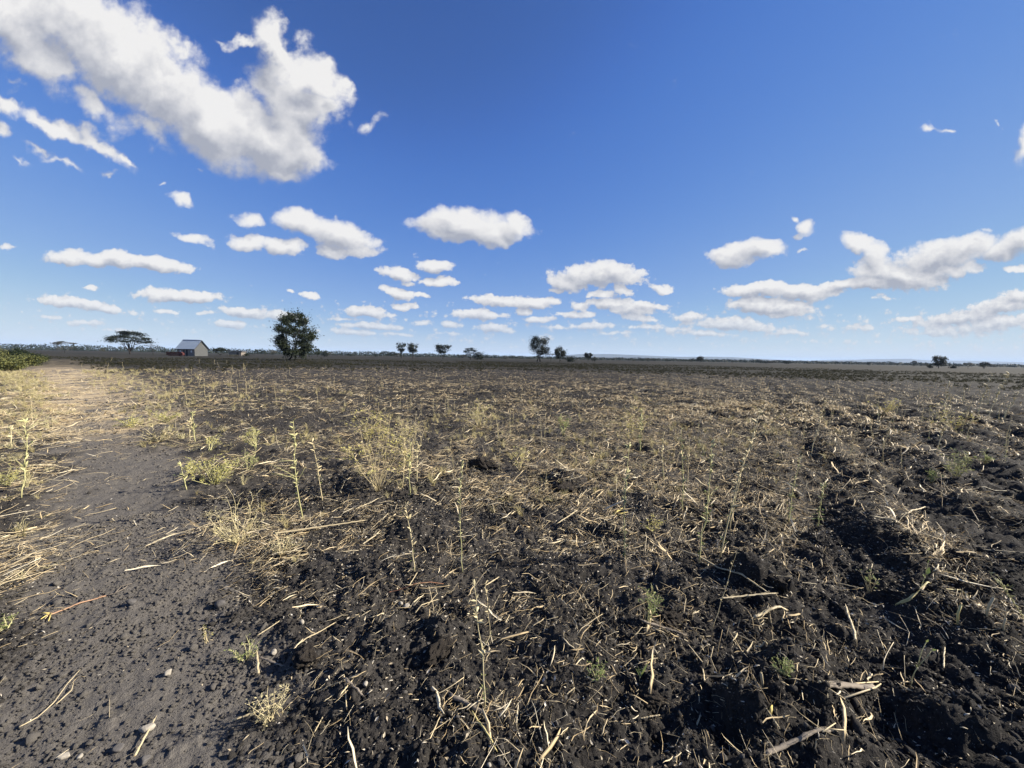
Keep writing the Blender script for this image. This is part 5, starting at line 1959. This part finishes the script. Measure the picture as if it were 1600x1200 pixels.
# ================================================================== dry grass and low weeds (stuff)
def tuft(n, h, sp, mt, seed, w=.03):
    rs = random.Random(seed)
    mb = MB()
    for _ in range(n):
        a = rs.uniform(0, 6.283)
        k = rs.uniform(.2, 1) * sp
        hh = h * rs.uniform(.5, 1)
        p0 = Vector((rs.uniform(-.08, .08), rs.uniform(-.08, .08), -.02))
        p1 = p0 + Vector((math.cos(a) * k * .4, math.sin(a) * k * .4, hh * .7))
        p2 = p0 + Vector((math.cos(a) * k, math.sin(a) * k, hh * rs.uniform(.5, 1)))
        mb.tube([p0, p1, p2], [w * .5, w * .4, w * .12], 3, cap=False)
    return mb.mesh('tuft', MAT[mt])


def build_grass():
    protos = [tuft(16, 1, .8, 'grass', 10 + i, .022) for i in range(5)] + [tuft(14, .45, 1.2, 'grass', 20 + i, .022) for i in range(3)]
    x, y = wedge(52000, 1.2, 40, 1.15)
    px, py, w = to_px(x, y, np.zeros_like(x))
    path, d = masks(x, y)
    s = np.zeros_like(x)
    for (cx, cy, rx, ry, a) in ((20, 870, 55, 60, .8), (20, 760, 60, 50, .55), (20, 690, 80, 40, .45), (50, 640, 110, 30, .7), (60, 600, 130, 18, .8), (20, 590, 120, 22, .8), (150, 575, 120, 9, .9),
                               (220, 660, 60, 25, .4), (300, 700, 90, 40, .3), (375, 820, 60, 60, .35), (470, 690, 60, 20, .3), (700, 665, 60, 14, .35), (580, 690, 70, 40, .2),
                               (930, 740, 60, 25, .4), (880, 700, 120, 40, .25), (1060, 720, 160, 50, .25), (990, 680, 50, 40, .45), (745, 665, 60, 30, .45), (1180, 690, 60, 40, .3), (640, 740, 80, 25, .3), (820, 790, 60, 20, .25), (260, 620, 160, 18, .3)):
        s = s + a * np.exp(-((px - cx) / rx) ** 2 - ((py - cy) / ry) ** 2)
    keep = (rng.random(len(x)) < s * .9 * sstep(fbmn(x / .3, y / .3, 3, 88), .32, .62)) & (path < .75)
    x, y, d = x[keep], y[keep], d[keep]
    n = len(x)
    sc = rng.uniform(.05, .17, n) * (1 + np.clip((d - 5) / 20, 0, .8))
    rots = np.stack([rng.normal(0, .12, n), rng.normal(0, .12, n), rng.uniform(0, 6.28, n)], 1)
    scatter('dry_grass', np.stack([x, y, terrain(x, y)], 1), rots, sc, rng.integers(0, 8, n), protos, 'short dry yellow grass tufts along the track and in the straw')


build_grass()


def build_low_weeds():
    def clump(i):
        rs = random.Random(i)
        mb = MB()
        for _ in range(34):
            a = rs.uniform(0, 6.283); r = math.sqrt(rs.random()) * .5
            mb.leaf((math.cos(a) * r, math.sin(a) * r, rs.uniform(0, .7) * (1 - r)), (rs.uniform(-1, 1), rs.uniform(-1, 1), rs.uniform(.1, 1)), (0, 0, 1), .32, .17)
        return mb.mesh('clump', MAT['lowgreen'])
    protos = [clump(i) for i in range(5)]
    x, y = wedge(34000, 26, 118, 1.35)
    d = np.hypot(x, y)
    px, py, w = to_px(x, y, np.zeros_like(x))
    f = fbmn(x / 9, y / 4, 3, 66)
    keep = rng.random(len(x)) < sstep(d, 32, 55) * (.12 + .9 * sstep(f, .35, .6)) * (1 - sstep(d, 95, 118) * .7)
    keep &= masks(x, y)[0] < .4
    x, y, d = x[keep], y[keep], d[keep]
    n = len(x)
    s = rng.uniform(.12, .32, n)
    rots = np.stack([np.zeros(n), np.zeros(n), rng.uniform(0, 6.28, n)], 1)
    scatter('low_weeds', np.stack([x, y, np.where(d < 60, terrain(x, y), 0)], 1), rots, s, rng.integers(0, 5, n), protos, 'low dull green weeds covering the far edge of the field')


build_low_weeds()
